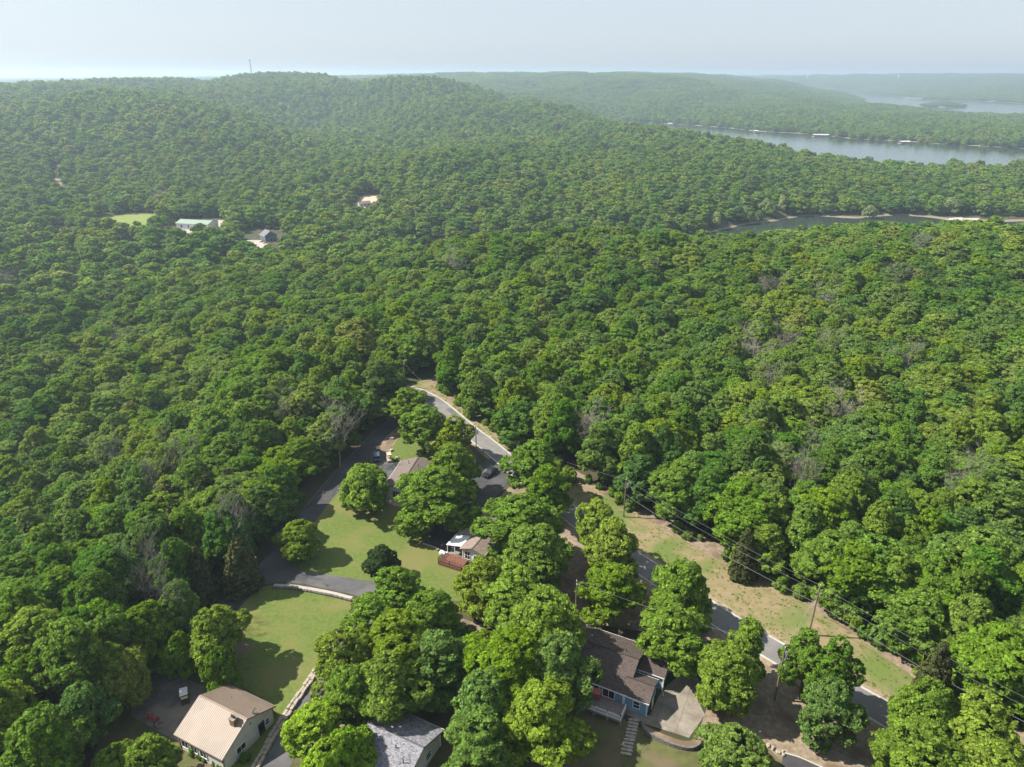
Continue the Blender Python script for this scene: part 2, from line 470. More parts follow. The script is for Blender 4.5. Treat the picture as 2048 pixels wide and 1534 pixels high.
class MB:
    """collects faces, then links them as one mesh object"""
    def __init__(s):
        s.v = []; s.f = []; s.m = []; s.uv = []
    def quad(s, pts, mi=0, uv=None):
        k = len(s.v)
        s.v += [tuple(p) for p in pts]
        s.f.append(tuple(range(k, k + len(pts)))); s.m.append(mi); s.uv.append(uv)
        return s
    def box(s, c, d, rz=0.0, mi=0, rot=None):
        x, y, z = [q / 2 for q in d]
        M = Matrix.Translation(Vector(c)) @ (rot.to_4x4() if rot is not None else Matrix.Rotation(rz, 4, 'Z'))
        p = [M @ Vector(q) for q in ((-x,-y,-z),(x,-y,-z),(x,y,-z),(-x,y,-z),(-x,-y,z),(x,-y,z),(x,y,z),(-x,y,z))]
        k = len(s.v); s.v += [tuple(q) for q in p]
        for f in ((0,3,2,1),(4,5,6,7),(0,1,5,4),(1,2,6,5),(2,3,7,6),(3,0,4,7)):
            s.f.append(tuple(k + i for i in f)); s.m.append(mi); s.uv.append(None)
        return s
    def bar(s, a, b, w, h=None, mi=0):
        a = Vector(a); b = Vector(b); d = b - a
        q = d.to_track_quat('X', 'Z').to_matrix()
        return s.box((a + b) / 2, (d.length, w, h or w), rot=q, mi=mi)
    def tube(s, pts, rads, n=6, mi=0, cap=True):
        pts = [Vector(p) for p in pts]
        rings = []
        for i, p in enumerate(pts):
            d = (pts[min(i + 1, len(pts) - 1)] - pts[max(i - 1, 0)]).normalized()
            x = d.orthogonal().normalized() if abs(d.z) < .95 else Vector((1, 0, 0))
            x = (x - d * x.dot(d)).normalized(); y = d.cross(x)
            r = rads[i] if hasattr(rads, '__len__') else rads
            k = len(s.v)
            for j in range(n):
                a = 2 * math.pi * j / n
                s.v.append(tuple(p + x * (r * math.cos(a)) + y * (r * math.sin(a))))
            rings.append(k)
        for a, b in zip(rings, rings[1:]):
            for j in range(n):
                s.f.append((a + j, a + (j + 1) % n, b + (j + 1) % n, b + j)); s.m.append(mi); s.uv.append(None)
        if cap:
            s.f.append(tuple(rings[0] + j for j in reversed(range(n)))); s.m.append(mi); s.uv.append(None)
            s.f.append(tuple(rings[-1] + j for j in range(n))); s.m.append(mi); s.uv.append(None)
        return s
    def loft(s, rings, mi=0, cap=True):
        ks = []
        for r in rings:
            ks.append(len(s.v)); s.v += [tuple(p) for p in r]
        n = len(rings[0])
        for a, b in zip(ks, ks[1:]):
            for j in range(n):
                s.f.append((a + j, a + (j + 1) % n, b + (j + 1) % n, b + j)); s.m.append(mi); s.uv.append(None)
        if cap:
            s.f.append(tuple(ks[0] + j for j in reversed(range(n)))); s.m.append(mi); s.uv.append(None)
            s.f.append(tuple(ks[-1] + j for j in range(n))); s.m.append(mi); s.uv.append(None)
        return s
    def mesh(s, name, mats, smooth=False):
        me = bpy.data.meshes.new(name)
        me.from_pydata(s.v, [], s.f)
        for m in (mats if isinstance(mats, (list, tuple)) else [mats]):
            me.materials.append(m)
        me.polygons.foreach_set('material_index', s.m)
        if any(u is not None for u in s.uv):
            l = me.uv_layers.new(name='UVMap')
            i = 0
            for f, u in zip(s.f, s.uv):
                for j in range(len(f)):
                    l.data[i].uv = u[j] if u is not None else (0, 0)
                    i += 1
        if smooth:
            me.polygons.foreach_set('use_smooth', [True] * len(s.f))
        me.update()
        return me
    def build(s, name, mats, parent=None, smooth=False, bevel=0):
        o = link(name, s.mesh(name, mats, smooth), parent)
        if bevel:
            b = o.modifiers.new('bevel', 'BEVEL'); b.width = bevel; b.segments = 2; b.limit_method = 'ANGLE'
        return o
def catmull(pts, k=6, closed=False):
    pts = [Vector(p) for p in pts]
    out = []
    m = len(pts)
    for i in range(m if closed else m - 1):
        p0 = pts[i - 1] if (closed or i > 0) else pts[0] * 2 - pts[1]
        p1 = pts[i]; p2 = pts[(i + 1) % m]
        p3 = pts[(i + 2) % m] if (closed or i + 2 < m) else p2 * 2 - p1
        for j in range(k):
            t = j / k
            out.append(.5 * ((2 * p1) + (p2 - p0) * t + (2 * p0 - 5 * p1 + 4 * p2 - p3) * t * t + (3 * p1 - p0 - 3 * p2 + p3) * t ** 3))
    if not closed:
        out.append(pts[-1])
    return out
def sheet(name, px, z, mat, smooth=True, k=5, parent=None, struct=True):
    """a ground sheet outlined in photograph pixels on the flat yard"""
    pts = [P(*q) for q in px]
    if smooth:
        pts = catmull(pts, k, True)
    pts = [Vector((p.x, p.y, z)) for p in pts]
    tris = tessellate_polygon([pts])
    me = bpy.data.meshes.new(name)
    fs = []
    for t in tris:
        a, b, c = [pts[i] for i in t]
        fs.append(t if (b - a).cross(c - a).z > 0 else t[::-1])
    me.from_pydata([tuple(p) for p in pts], [], fs)
    me.materials.append(mat); me.update()
    o = link(name, me, parent)
    if struct and parent is None:
        o['kind'] = 'structure'
    return o
def ribbon(name, pts, wl, wr, z, mat, parent=None, thick=0.0):
    """strip along pts from wl (left) to wr (right) of the line; thick > 0 makes a raised kerb"""
    m = MB()
    L = []
    for i, p in enumerate(pts):
        d = (pts[min(i + 1, len(pts) - 1)] - pts[max(i - 1, 0)]); d.z = 0; d.normalize()
        nrm = Vector((d.y, -d.x, 0))
        L.append((Vector((p.x, p.y, z)) + nrm * wl, Vector((p.x, p.y, z)) + nrm * wr))
    for (a, b), (c, d) in zip(L, L[1:]):
        m.quad((a, b, d, c)) if (b - a).cross(c - a).z > 0 else m.quad((a, c, d, b))
        if thick:
            t = Vector((0, 0, thick))
            m.quad((a - t, a, c, c - t)); m.quad((b - t, d - t, d, b))
    o = m.build(name, mat, parent)
    if parent is None:
        o['kind'] = 'structure'
    return o

# ------------------------------------------------------------------ ground, water
az = np.unique(np.concatenate([np.linspace(-48, 48, 430), np.linspace(-180, -48, 45), np.linspace(48, 180, 45)]))[:-1]
rr = np.concatenate([[0.01, 10, 25], np.exp(np.linspace(math.log(40), math.log(13500), 330))])
AZ, RR = np.meshgrid(np.radians(az), rr)
gx = RR * np.sin(AZ); gy = RR * np.cos(AZ)
gz = height(gx, gy)
na, nr = len(az), len(rr)
idx = np.arange(na * nr).reshape(nr, na)
i0 = idx[:-1, :]; i1 = np.roll(idx, -1, axis=1)[:-1, :]; i2 = np.roll(idx, -1, axis=1)[1:, :]; i3 = idx[1:, :]
faces = np.stack([i0.ravel(), i3.ravel(), i2.ravel(), i1.ravel()], 1)
me = np_mesh('ground', np.stack([gx.ravel(), gy.ravel(), gz.ravel()], 1), faces, [M_floor], smooth=True)
tag(link('ground', me), kind='structure')
m = MB()
m.quad([(-13000, 300, WATER), (13000, 300, WATER), (13000, 13000, WATER), (-13000, 13000, WATER)])
tag(m.build('lake', M_water), kind='structure')

# ------------------------------------------------------------------ yard sheets, road, drives
VERGE = [(855,758),(905,805),(958,845),(1040,895),(1110,945),(1185,985),(1300,1042),(1400,1100),(1500,1152),(1620,1212),(1740,1292),(1850,1372),
         (1960,1442),(2080,1500),(2300,1640),(2150,1640),(1900,1476),(1776,1404),(1582,1296),(1449,1217),(1314,1124),(1269,1098),(1150,1015),(1025,910),
         (963,863),(900,811),(850,781),(820,768)]
sheet('roadside_verge', VERGE, .010, M_verge, False)
_wl = catmull([P(*q) for q in VERGE[:15]], 5)
ribbon('woodland_edge', _wl, -4.5, .4, .006, M_litter)
sheet('leaf_litter', [(1120,1010),(1260,1110),(1420,1215),(1560,1310),(1740,1440),(1880,1520),(2000,1660),(1560,1700),(1500,1534),(1420,1460),(1420,1300),(1200,1250),(1100,1230),(1040,1130),(1000,1000),(1060,960)], .010, M_litter)
sheet('leaf_litter', [(640,1330),(760,1250),(900,1230),(1000,1290),(1010,1440),(900,1520),(860,1640),(600,1660),(600,1500)], .010, M_litter)
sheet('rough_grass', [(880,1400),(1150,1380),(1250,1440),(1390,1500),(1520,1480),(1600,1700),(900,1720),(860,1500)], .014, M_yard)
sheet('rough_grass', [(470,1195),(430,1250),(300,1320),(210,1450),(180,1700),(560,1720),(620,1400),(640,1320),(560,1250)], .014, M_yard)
sheet('lawn', [(640,985),(700,940),(790,990),(830,1010),(880,1050),(852,1080),(905,1105),(960,1110),(960,1190),(880,1200),(735,1170),(600,1143),(565,1118),(590,1060)], .018, M_lawn)
sheet('lawn', [(490,1192),(515,1175),(560,1172),(630,1186),(700,1196),(720,1215),(690,1270),(650,1330),(610,1350),(560,1350),(500,1290),(475,1225)], .018, M_lawn)
sheet('lawn', [(500,1300),(560,1310),(632,1325),(648,1335),(560,1450),(510,1540),(440,1560),(470,1470),(548,1420),(470,1360),(480,1325)], .026, M_lawn)
sheet('lawn', [(772,900),(800,875),(850,880),(930,890),(952,920),(940,945),(880,935),(820,922),(785,918)], .018, M_lawn)
sheet('bare_ground', [(760,890),(790,850),(815,845),(800,870),(775,905)], .022, M_litter)
sheet('bare_ground', [(1165,975),(1230,1000),(1330,1065),(1420,1125),(1400,1150),(1290,1090),(1180,1010)], .022, M_verge)

RR_PX = [(700,768),(750,766),(793,770),(838,777),(874,793),(900,811),(931,837),(963,863),(997,888),(1025,910),(1150,1012),(1269,1098),(1314,1124),(1449,1217),(1499,1248),(1582,1296),(1751,1389),(1776,1404),(1900,1478),(2100,1600)]
_rp = [P(*q) for q in RR_PX]
_keep = [_rp[0]]
for _q in _rp[1:]:
    if (_q - _keep[-1]).length > 7.0:
        _keep.append(_q)
road_line = catmull(_keep, 6)
road = ribbon('road', road_line, .35, 5.0, .045, M_road)
ribbon('kerb', road_line, -.05, .35, .13, M_kerb, road, .12)
ribbon('kerb', road_line, 5.0, 5.4, .13, M_kerb, road, .12)
ribbon('road_shoulder', road_line, -.95, -.06, .024, M_shoulder)
ribbon('road_shoulder', road_line, 5.41, 6.3, .024, M_shoulder)
for i_, (t0, t1, w0, w1) in enumerate([(14, 17, 3.0, 4.9), (24, 25, .4, 4.9), (31, 34, .5, 2.2), (40, 43, 2.9, 4.9), (52, 53, .4, 4.9)]):
    if t1 < len(road_line):
        ribbon('asphalt_patch', road_line[t0:t1 + 1], w0, w1, .049, M_patch, road)
dl = catmull([P(*q) for q in [(842,812),(800,838),(762,868),(727,905),(690,945),(652,990),(622,1028),(590,1068),(558,1105),(520,1145),(478,1190),(440,1232),(380,1300),(345,1345)]], 6)
ribbon('driveway', dl, -2.1, 2.1, .030, M_lot)
sheet('driveway', [(545,1104),(575,1128),(600,1140),(660,1150),(735,1162),(780,1170),(770,1205),(700,1188),(640,1175),(590,1166),(552,1165),(520,1172),(495,1187),(470,1190)], .036, M_drive, True, 4)
dl2 = catmull([P(*q) for q in [(740,1180),(730,1215),(712,1255),(690,1300),(662,1345),(640,1380),(600,1440),(560,1510),(520,1590),(470,1700)]], 6)
ribbon('driveway', dl2, -2.3, 1.9, .042, M_drive)
sheet('parking_pad', [(957,928),(985,915),(1012,945),(1028,952),(1000,985),(975,1020),(950,1050),(895,1106),(846,1086),(868,1056),(895,1030),(930,990),(945,960)], .036, M_lot, False)
sheet('parking_pad', [(742,905),(765,905),(790,930),(795,950),(770,960),(745,945)], .036, M_drive)
pad = ribbon('pad_edging', [P(846,1086), P(870,1094), P(896,1106)], 0, .35, .12, M_kerb, None, .1)

# ------------------------------------------------------------------ trees: meshes shared by all copies
def unit(v):
    return v / np.maximum(np.linalg.norm(v, axis=-1, keepdims=True), 1e-9)
def sphere_pts(n, rng):
    return unit(rng.normal(size=(n, 3)))
ICO = bmesh.new(); bmesh.ops.create_icosphere(ICO, subdivisions=2, radius=1)
ICO_V = np.array([v.co[:] for v in ICO.verts]); ICO_F = np.array([[v.index for v in f.verts] for f in ICO.faces])
ICO.free()
def leaf_quads(c, nrm, size, rng):
    n = len(c)
    t = unit(np.cross(nrm, rng.normal(size=(n, 3)))); b = np.cross(nrm, t)
    s = (size * rng.uniform(.5, 1.55, n))[:, None]
    fold = nrm * s * rng.uniform(-.25, .1, n)[:, None]
    v = np.stack([c - t * s * .7, c + b * s * .48 + fold, c + t * s * .7, c - b * s * .48 + fold], 1)
    return v.reshape(-1, 3), np.arange(n * 4).reshape(-1, 4)
def lobes_for(seed, H, R, nl, base, column=False):
    """uneven masses of foliage up the whole height of the tree"""
    rng = np.random.default_rng(seed)
    lo = [(rng.uniform(-.15, .15) * R, rng.uniform(-.15, .15) * R, H - .36 * R, .36 * R)]
    a = rng.uniform(0, 6.28)
    for i in range(nl):
        a += 2.4 + rng.uniform(-.5, .5)
        lv = (i + rng.uniform(.1, .9)) / nl
        prof = math.sin(math.pi * (.16 + .74 * lv) ** .85) ** .7
        rad = R * prof * rng.uniform(.40, .84)
        z = base * H + (H * (1 - base) - .45 * R) * (.06 + .86 * lv ** .8)
        lo.append((rad * math.cos(a), rad * math.sin(a), z, R * rng.uniform(.20, .42)))
    lo.append((0, 0, base * H + (1 - base) * H * .40, .52 * R))
    lo.append((0, 0, base * H + (1 - base) * H * .68, .46 * R))
    return np.array(lo)
def crown_geo(seed, H=13.5, R=4.3, nl=8, base=.28, per=70, size=.36, clump=.85, dens=1.0, core=.7, drop=0.0):
    rng = np.random.default_rng(seed + 1000)
    lo = lobes_for(seed, H, R, nl, base)
    V = []; F = []; T = []
    k = 0
    cs = []; ns = []
    for i, (x, y, z, r) in enumerate(lo):
        m = int(dens * 4 * math.pi * r * r / (clump * clump * 1.25))
        d = sphere_pts(m, rng)
        d = d[(d[:, 2] > -.55) | (rng.uniform(size=len(d)) < .3)]
        c = np.array([x, y, z]) + d * r * rng.uniform(.86, 1.12, len(d))[:, None] * np.array([1, 1, .9])
        ok = np.ones(len(c), bool)
        for j, (x2, y2, z2, r2) in enumerate(lo):
            if j != i:
                ok &= np.linalg.norm((c - [x2, y2, z2]) / [1, 1, .9], axis=1) > r2 * .86
        if drop:
            ok &= rng.uniform(size=len(c)) > drop
        cs.append(c[ok]); ns.append(d[ok])
    cs = np.concatenate(cs); ns = np.concatenate(ns)
    for c, nn in zip(cs, ns):
        q = max(3, int(per * rng.uniform(.6, 1.3)))
        rc = clump * rng.uniform(.6, 1.15)
        d = unit(sphere_pts(q, rng) + nn * .75 + np.array([0, 0, .25]))
        p = c + d * rc * rng.uniform(.55, 1.08, q)[:, None] * np.array([1, 1, .78])
        nr_ = unit(d * .7 + nn * .35 + np.array([0, 0, .3]) + rng.normal(size=(q, 3)) * .6)
        v, f = leaf_quads(p, nr_, size, rng)
        V.append(v); F.append(f + k); k += len(v)
        T.append(np.clip(rng.uniform(.22, .78) + rng.normal(size=q) * .22, 0, 1))
    V = np.concatenate(V); F = np.concatenate(F); T = np.concatenate(T)
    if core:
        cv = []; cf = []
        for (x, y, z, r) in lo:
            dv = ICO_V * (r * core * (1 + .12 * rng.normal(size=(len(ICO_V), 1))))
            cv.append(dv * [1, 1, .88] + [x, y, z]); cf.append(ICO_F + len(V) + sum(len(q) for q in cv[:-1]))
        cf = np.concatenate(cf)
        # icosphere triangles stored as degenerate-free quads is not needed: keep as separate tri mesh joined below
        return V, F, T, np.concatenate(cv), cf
    return V, F, T, None, None
def to_mesh(name, V, F, T, CV, CF, mats, trunk=None):
    me = bpy.data.meshes.new(name)
    parts_v = [V]; loops = [F.ravel()]; sizes = [np.full(len(F), 4)]; tint = [T]; mi = [np.zeros(len(F), int)]
    if CV is not None:
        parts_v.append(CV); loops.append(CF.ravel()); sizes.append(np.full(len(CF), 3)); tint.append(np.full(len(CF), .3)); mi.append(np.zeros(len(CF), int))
    if trunk is not None:
        tv, tf = trunk
        off = sum(len(q) for q in parts_v)
        parts_v.append(tv); loops.append((tf + off).ravel()); sizes.append(np.full(len(tf), 4)); tint.append(np.full(len(tf), .5)); mi.append(np.ones(len(tf), int))
    VV = np.concatenate(parts_v).astype(np.float32); LL = np.concatenate(loops).astype(np.int32); SS = np.concatenate(sizes)
    me.vertices.add(len(VV)); me.vertices.foreach_set('co', VV.ravel())
    me.loops.add(len(LL)); me.loops.foreach_set('vertex_index', LL)
    me.polygons.add(len(SS)); me.polygons.foreach_set('loop_start', np.concatenate([[0], np.cumsum(SS)[:-1]]).astype(np.int32))
    for m_ in mats:
        me.materials.append(m_)
    me.polygons.foreach_set('material_index', np.concatenate(mi).astype(np.int32))
    a = me.attributes.new('tint', 'FLOAT', 'FACE'); a.data.foreach_set('value', np.concatenate(tint).astype(np.float32))
    me.update(calc_edges=True)
    return me
def trunk_mb(seed, H=13.5, R=4.3, nl=8, base=.28, r0=.24, n=6):
    rng = random.Random(seed)
    lo = lobes_for(seed, H, R, nl, base)
    m = MB()
    top = H * .72
    pts = [Vector((rng.uniform(-.15, .15) * i, rng.uniform(-.15, .15) * i, top * i / 5)) for i in range(6)]
    pts[0] = Vector((0, 0, -.4))
    m.tube(pts, [r0 * 1.25, r0, r0 * .85, r0 * .65, r0 * .45, r0 * .22], n)
    for (x, y, z, r) in lo[1:-2]:
        zz = max(base * H * .75, z - 2.2 - rng.uniform(0, 1.5))
        t = min(zz / top, .95) * 5
        i = int(t); a = pts[i].lerp(pts[min(i + 1, 5)], t - i)
        e = Vector((x, y, z + r * .4))
        mid = a.lerp(e, .5) + Vector((0, 0, -.2 * r))
        m.tube([a, mid, e], [r0 * .45, r0 * .28, r0 * .08], 5)
    return m
def mb_quads(m):
    v = np.array(m.v)
    f = np.array([q for q in m.f if len(q) == 4])
    return v, f
KINDS = []         # near broadleaf variants: (crown mesh, trunk mesh, H, R)
VAR = [dict(nl=13, R=4.3, H=13.5, base=.14), dict(nl=15, R=4.7, H=12.8, base=.14), dict(nl=12, R=3.8, H=14.4, base=.16), dict(nl=16, R=5.0, H=13.2, base=.12),
       dict(nl=13, R=4.0, H=12.4, base=.14), dict(nl=14, R=4.4, H=14.8, base=.16), dict(nl=11, R=4.2, H=13.0, base=.12), dict(nl=17, R=5.1, H=14.2, base=.15)]
for i, q in enumerate(VAR):
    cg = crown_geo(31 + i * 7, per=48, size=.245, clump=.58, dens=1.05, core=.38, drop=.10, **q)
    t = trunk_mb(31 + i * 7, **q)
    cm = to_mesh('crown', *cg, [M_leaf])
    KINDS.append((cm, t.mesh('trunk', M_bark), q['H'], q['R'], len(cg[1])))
print('leaf quads', [k[4] for k in KINDS])
# round yard trees with a fuller crown, to the ground line of the branches
YARD = []
for i in range(3):
    q = dict(nl=13, R=4.2, H=9.0, base=.16)
    cg = crown_geo(201 + i * 5, per=44, size=.235, clump=.52, dens=1.0, core=.3, drop=.08, **q)
    YARD.append((to_mesh('crown', *cg, [M_leaf]), trunk_mb(201 + i * 5, r0=.2, **q).mesh('trunk', M_bark), 9.0, 4.2))
# thin crowns: branches show
THIN = []
for i in range(2):
    q = dict(nl=14, R=4.4, H=13.0, base=.2)
    cg = crown_geo(301 + i * 5, per=42, size=.235, clump=.52, dens=.9, core=0, drop=.26, **q)
    THIN.append((to_mesh('crown', *cg, [M_leaf]), trunk_mb(301 + i * 5, r0=.22, **q).mesh('trunk', M_bark), 13.0, 4.4))
def cedar_geo(seed, H=9.5, R=2.1, per=16, size=.34, rings=24):
    rng = np.random.default_rng(seed)
    V = []; F = []; T = []; k = 0
    for i in range(rings):
        z = .6 + (H - .6) * i / (rings - 1)
        r = R * (1 - (z / H) ** 1.7) ** .8 + .1
        m = max(3, int(r * 9))
        for j in range(m):
            a = rng.uniform(0, 6.283)
            c = np.array([math.cos(a) * r * rng.uniform(.7, 1.08), math.sin(a) * r * rng.uniform(.7, 1.08), z + rng.uniform(-.3, .3)])
            out = np.array([math.cos(a), math.sin(a), .35])
            q = per
            d = unit(sphere_pts(q, rng) + out * .7)
            p = c + d * .38 * np.array([1, 1, 1.1])
            nr_ = unit(d + out * .5 + rng.normal(size=(q, 3)) * .6)
            v, f = leaf_quads(p, nr_, size, rng)
            V.append(v); F.append(f + k); k += len(v); T.append(np.clip(rng.uniform(.2, .8) + rng.normal(size=q) * .15, 0, 1))
    cv = ICO_V * [R * .62, R * .62, H * .42] + [0, 0, H * .42]
    V = np.concatenate(V)
    return V, np.concatenate(F), np.concatenate(T), cv, ICO_F + len(V)
CEDAR = []
for i in range(2):
    cg = cedar_geo(400 + i, H=9.5 + i, R=2.1 + .25 * i)
    CEDAR.append((to_mesh('crown', *cg, [M_cedar]), MB().tube([(0, 0, -.3), (0, 0, 3), (0, 0, 8)], [.2, .15, .04], 6).mesh('trunk', M_bark), 9.5 + i, 2.1))
def bare_tree(seed, H=12.5, R=4.0):
    rng = random.Random(seed)
    tr = MB(); tw = MB()
    def grow(p, d, L, r, lev):
        q = p; pts = [p]; rad = [r]
        seg = 4 if lev < 2 else 3
        for s_ in range(seg):
            d = (d + Vector((rng.uniform(-1, 1), rng.uniform(-1, 1), rng.uniform(-.5, 1))) * .16).normalized()
            q = q + d * (L / seg)
            pts.append(q); rad.append(max(r * (1 - .8 * (s_ + 1) / seg), .012))
        (tr if lev == 0 else tw).tube(pts, rad, 5 if lev < 2 else 3, cap=False)
        if lev >= 4:
            return
        nb = (9, 5, 4, 3)[lev]
        for j in range(nb):
            t = rng.uniform(.32 if lev == 0 else .2, 1.0) * (len(pts) - 1)
            i = min(int(t), len(pts) - 2)
            b = pts[i].lerp(pts[i + 1], t - i)
            a = rng.uniform(0, 6.283)
            side = Vector((math.cos(a), math.sin(a), rng.uniform(.15, .9)))
            nd = (d * .55 + side * .9).normalized()
            grow(b, nd, L * rng.uniform(.42, .62), max(rad[i] * .5, .016), lev + 1)
    grow(Vector((0, 0, -.3)), Vector((0, 0, 1)), H * .78, .17, 0)
    return tr.mesh('trunk', M_bare), tw.mesh('branches', M_bare)
BARE = [bare_tree(s) for s in (5, 9, 14, 23)]
def bush_mesh(seed, R=1.0, per=34, size=.2):
    rng = np.random.default_rng(seed)
    V = []; F = []; T = []; k = 0
    for i in range(16):
        d = unit(rng.normal(size=3) + [0, 0, .5]); c = d * R * .62 * [1, 1, .8] + [0, 0, R * .55]
        c[2] = max(c[2], .15)
        dd = unit(sphere_pts(per, rng) + d * .6)
        p = c + dd * R * .36 * rng.uniform(.6, 1.1, per)[:, None]
        v, f = leaf_quads(p, unit(dd + rng.normal(size=(per, 3)) * .4), size, rng)
        V.append(v); F.append(f + k); k += len(v); T.append(np.clip(rng.uniform(.3, .7) + rng.normal(size=per) * .16, 0, 1))
    V = np.concatenate(V)
    return to_mesh('foliage', V, np.concatenate(F), np.concatenate(T), ICO_V * [R * .55, R * .55, R * .45] + [0, 0, R * .48], ICO_F + len(V), [M_leaf])
BUSH = [bush_mesh(s) for s in (1, 2, 3)]

def place_tree(name, proto, x, y, z, H, R, rz, label, cat='tree', group=None, mat=None, lean=0.0):
    e = empty(name, (x, y, z), rz)
    ani = .88 + .24 * ((x * 7.31 + y * 3.17) % 1.0)
    e.scale = (R / proto[3] * ani, R / proto[3] / ani, H / proto[2])
    if lean:
        e.rotation_euler = (lean * random.uniform(-1, 1), lean * random.uniform(-1, 1), rz)
    link('trunk', proto[1], e)
    c = link('crown', proto[0], e)
    if mat is not None:
        c.material_slots[0].link = 'OBJECT'; c.material_slots[0].material = mat
    tag(e, label, cat, group)
    return e
SPECIAL = []     # (x, y, r) of hand-placed trees: the woods keep clear of them
def crown_at(u, v, rpx, H, frac=.62, terrain=False):
    """base and crown radius (m) of a tree whose crown centre is seen at a pixel"""
    q = G(u, v, H * frac) if terrain else P(u, v, H * frac)
    z = q.z if terrain else 0.0
    _, _, dep = project(q.x, q.y, z + H * frac)
    return q.x, q.y, z, rpx * dep / FPX
B_, L_, Dk, Pl = M_leaf_bright, M_leaf_lime, M_leaf_dark, M_leaf_pale
yard_trees = [
    # u, v, crown radius px, height m, prototype, material, label
    (595,1072,46,8.5,YARD[0],None,'small round shade tree casting a shadow on the lawn beside the black driveway'),
    (762,1116,31,6.5,YARD[1],Dk,'small dark green tree standing alone in the middle of the lawn'),
    (727,966,54,10.5,YARD[2],B_,'round bright tree at the left corner of the light brown roofed house'),
    (868,985,78,14,KINDS[3],B_,'large bright oak in front of the light brown roofed house chimney'),
    (905,930,55,14,KINDS[1],B_,'bright oak right of the light brown roofed house near the transformer pole'),
    (845,850,52,13,THIN[0],B_,'tall open tree with visible trunk on the lawn behind the golf cart'),
    (905,868,42,11,THIN[1],None,'thin greyish green tree beside the bend of the road'),
    (818,806,40,11,THIN[1],B_,'open crowned tree between the black driveway and the road bend'),
    (1062,925,52,14,KINDS[0],None,'tall tree at the roadside right of the parked black car'),
    (1095,975,50,13,KINDS[2],None,'narrow roadside tree just below the one beside the black car'),
    (1040,1040,72,14,KINDS[4],B_,'broad tree behind the house with the white porch awning'),
    (1075,1100,68,14,KINDS[7],None,'broad tree overhanging the far side of the tan shingled roof'),
    (1190,1050,52,14,THIN[0],B_,'tall light green tree leaning over the road opposite the grassy bank'),
    (1225,1095,58,14,KINDS[6],B_,'bright tree shading the road above the blue bin'),
    (1220,1175,58,12,KINDS[5],None,'rounded tree between the road and the wooden pole by the blue house'),
    (965,1160,62,12,KINDS[1],None,'dark rounded tree at the corner of the red deck'),
    (1030,1195,66,13,KINDS[0],B_,'bright tree in the middle of the grove left of the blue house'),
    (1090,1250,78,15,KINDS[3],B_,'tallest tree of the grove left of the blue house'),
    (1110,1340,74,14,KINDS[6],None,'tree overhanging the left end of the blue house deck'),
    (1020,1330,84,15,KINDS[7],None,'wide tree at the centre of the grove below the red deck'),
    (975,1400,70,13,KINDS[4],None,'tree right of the grey shingled house roof'),
    (1075,1430,84,13,KINDS[5],None,'tree below the blue house deck at the bottom of the picture'),
    (960,1490,74,12,KINDS[2],None,'tree at the bottom edge right of the grey shingled roof'),
    (860,1235,62,13,KINDS[1],B_,'tree at the top of the grove below the lawn'),
    (795,1195,58,13,KINDS[0],B_,'tree at the end of the grey driveway branch'),
    (745,1250,60,13,THIN[0],B_,'open tree over the driveway with asphalt showing through its crown'),
    (690,1315,64,13,THIN[1],B_,'open tree leaning over the stone edged driveway'),
    (800,1290,66,14,KINDS[5],None,'tree in the middle of the grove right of the driveway'),
    (875,1320,60,13,KINDS[2],None,'tree with a dark trunk on bare leaf litter behind the grey roofed house'),
    (700,1385,62,11,KINDS[6],B_,'low tree beside the driveway above the lime green tree'),
    (775,1370,64,12,KINDS[4],None,'tree on the leaf litter left of the dark trunk'),
    (625,1460,66,10,THIN[0],L_,'lime green tree beside the lower end of the driveway'),
    (690,1500,52,9,YARD[1],L_,'lime green tree in front of the grey shingled house'),
    (650,1530,60,10,YARD[0],L_,'lime green tree cut by the bottom edge beside the driveway'),
    (1360,1180,74,14,KINDS[1],B_,'large bright tree between the road and the blue house'),
    (1350,1265,66,13,KINDS[4],B_,'bright tree shading the back of the blue house'),
    (1496,1290,42,12,KINDS[2],B_,'small bright tree at the road edge left of the slanting pole'),
    (1455,1345,64,12,KINDS[7],B_,'bright tree at the right edge of the concrete patio'),
    (1615,1318,44,13,KINDS[5],B_,'bright tree at the roadside right of the slanting pole'),
    (1665,1340,52,14,THIN[1],None,'greyish tree between the road and the gravelly bank'),
    (1662,1415,58,12,KINDS[6],None,'dark rounded tree below the road at the lower right'),
    (1850,1425,72,13,KINDS[3],B_,'bright tree over the road in the lower right corner'),
    (1960,1460,78,13,KINDS[0],B_,'rightmost bright tree of the lower right corner'),
    (1840,1510,80,12,KINDS[7],B_,'bright tree cut by the bottom edge at the lower right'),
    (1985,1540,80,12,KINDS[1],B_,'bright tree in the bottom right corner of the picture'),
    (1470,1495,60,9,YARD[2],None,'low tree below the curved block wall of the blue house'),
    (430,1265,60,12,KINDS[4],None,'tree at the lower end of the black driveway beside the lawn'),
    (440,1330,38,9,YARD[0],None,'small tree behind the tan metal roof'),
    (300,1255,58,13,KINDS[7],None,'wide tree of the wood edge above the brown yard'),
    (355,1215,50,13,KINDS[1],None,'wood edge tree between the bare trees and the driveway end'),
    (235,1345,56,12,KINDS[3],None,'wood edge tree overhanging the left of the brown yard'),
    (185,1300,60,13,KINDS[5],None,'broad tree of the lower left woods above the yard'),
    (160,1420,60,12,KINDS[0],None,'broad tree left of the brown yard near the left corner'),
    (95,1480,64,12,KINDS[4],None,'tree at the bottom of the left woods near the corner'),
    (30,1400,60,13,KINDS[6],None,'tree at the left edge of the picture below the middle'),
    (360,1300,34,9,YARD[2],None,'low tree at the upper end of the brown yard'),
    (290,1520,58,8,YARD[1],B_,'bright tree at the bottom edge left of the tan metal roof'),
    (225,1535,55,8,YARD[2],B_,'bright tree in the bottom left corner beside the brown yard'),
]
